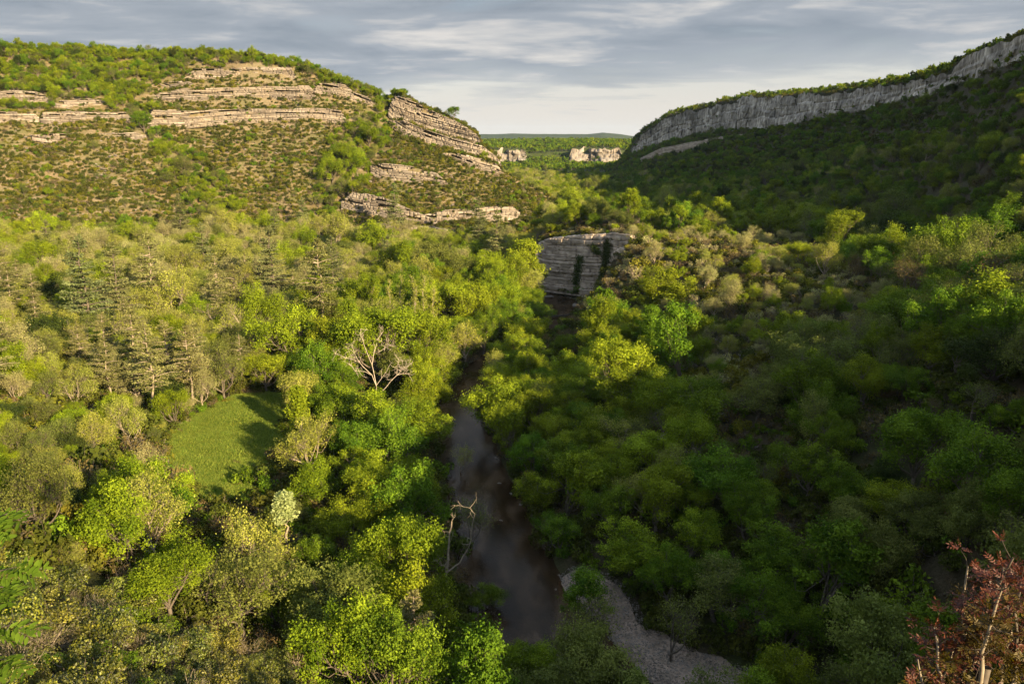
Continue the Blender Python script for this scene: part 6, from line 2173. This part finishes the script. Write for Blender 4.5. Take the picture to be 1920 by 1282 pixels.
for i, (b_, dist, tops_, lb) in enumerate(TE):
    R_ = np.random.default_rng(60 + i)
    dx, dy, dz = ray(*b_)
    h_ = math.hypot(dx, dy)
    gx_, gy_ = dx / h_ * dist * 0.97, dy / h_ * dist * 0.97
    gz_ = float(H(np.array([gx_]), np.array([gy_]))[0]) - 0.3
    root = thing('terebinth_bush', lb, 'bush', (gx_, gy_, gz_), group='red-leaved terebinths in the lower right corner')
    o3 = np.array([gx_, gy_, gz_])
    body = np.array([dx / h_ * dist, dy / h_ * dist, CAM_Z + dz / h_ * dist]) - o3
    _, (v3, q3) = limb(R_, np.zeros(3), body * np.array([1, 1, 1.0]), 0.16, 0.06, 0.03, 8, 7)
    link_obj('trunk', new_mesh('trunk', v3, q3, [BK_GREY], True), root)
    red, rust, st = [], [], []
    for (u_, v_) in tops_:
        dd = ray(u_, v_)
        hh = math.hypot(dd[0], dd[1])
        di = dist * R_.uniform(0.95, 1.08)
        tip = np.array([dd[0] / hh * di, dd[1] / hh * di, CAM_Z + dd[2] / hh * di]) - o3
        P, (v3, q3) = limb(R_, body * R_.uniform(0.9, 0.97), tip, 0.035, 0.012, 0.06, 8, 6)
        link_obj('branch', new_mesh('branch', v3, q3, [BK_PALE if R_.uniform() < 0.6 else BK_GREY], True), root)
        for k_ in range(30):
            t_ = R_.uniform(0.30, 1.0)
            j_ = int(t_ * 7)
            p_ = P[j_] + (P[min(j_ + 1, 7)] - P[j_]) * (t_ * 7 - j_)
            d_ = unit(R_.normal(size=3) + np.array([0, 0, 0.5]))
            tw_ = p_ + d_ * R_.uniform(0.05, 0.28)
            _, (v4, q4) = limb(R_, p_, tw_, 0.009, 0.005, 0.05, 3, 3)
            st.append((v4, q4, 0.5))
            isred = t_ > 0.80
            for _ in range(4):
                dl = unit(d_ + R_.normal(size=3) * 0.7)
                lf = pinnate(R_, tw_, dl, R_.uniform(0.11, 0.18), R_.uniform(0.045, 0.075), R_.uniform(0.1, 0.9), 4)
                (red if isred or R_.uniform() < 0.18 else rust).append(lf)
    v3, q3, t3 = join(st)
    link_obj('twigs', new_mesh('twigs', v3, q3, [BK_DARK], True), root, kind='stuff')
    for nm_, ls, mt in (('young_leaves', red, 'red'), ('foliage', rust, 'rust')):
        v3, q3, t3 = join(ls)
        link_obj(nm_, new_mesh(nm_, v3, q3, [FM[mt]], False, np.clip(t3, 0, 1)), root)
# green spray reaching in at the left edge
R_ = np.random.default_rng(90)
gx_, gy_ = -5.2, 4.6
gz_ = float(H(np.array([gx_]), np.array([gy_]))[0]) - 0.3
root = thing('ash_sapling', 'fresh green ash sapling whose leaf sprays reach in at the left edge', 'sapling', (gx_, gy_, gz_))
o3 = np.array([gx_, gy_, gz_])


def at_px(u, v, dist):
    d_ = ray(u, v)
    h_ = math.hypot(d_[0], d_[1])
    return np.array([d_[0] / h_ * dist, d_[1] / h_ * dist, CAM_Z + d_[2] / h_ * dist]) - o3


stem_top = at_px(-160, 900, 6.6)
_, (v3, q3) = limb(R_, np.zeros(3), stem_top, 0.14, 0.04, 0.03, 9, 7)
link_obj('trunk', new_mesh('trunk', v3, q3, [BK_GREY], True), root)
gl_ = []
for (u0, v0, u1, v1) in ((-90, 1000, 14, 962), (-90, 1090, 34, 1062), (-80, 1090, 6, 1100), (-90, 1180, 18, 1172), (-90, 1250, 10, 1235), (-80, 930, -10, 968)):
    a_ = at_px(u0, v0, 6.4)
    b_ = at_px(u1, v1, 6.0)
    src = stem_top * R_.uniform(0.86, 0.98)
    P, (v3, q3) = limb(R_, src, a_, 0.03, 0.012, 0.05, 5, 5)
    link_obj('branch', new_mesh('branch', v3, q3, [BK_GREY], True), root)
    _, (v3, q3) = limb(R_, a_, b_, 0.010, 0.004, 0.03, 5, 4)
    link_obj('branch', new_mesh('branch', v3, q3, [BK_GREY], True), root)
    for k_ in range(9):
        p_ = a_ + (b_ - a_) * (k_ / 8)
        gl_.append(pinnate(R_, p_, (b_ - a_) + R_.normal(size=3) * 0.12 + np.array([0, 0, -0.12]), 0.20, 0.085, R_.uniform(0.2, 0.9), 5))
v3, q3, t3 = join(gl_)
link_obj('foliage', new_mesh('foliage', v3, q3, [FM['spray']], False, np.clip(t3, 0, 1)), root)
print('done', round(time.time() - T0, 1), 'objects', len(bpy.data.objects))
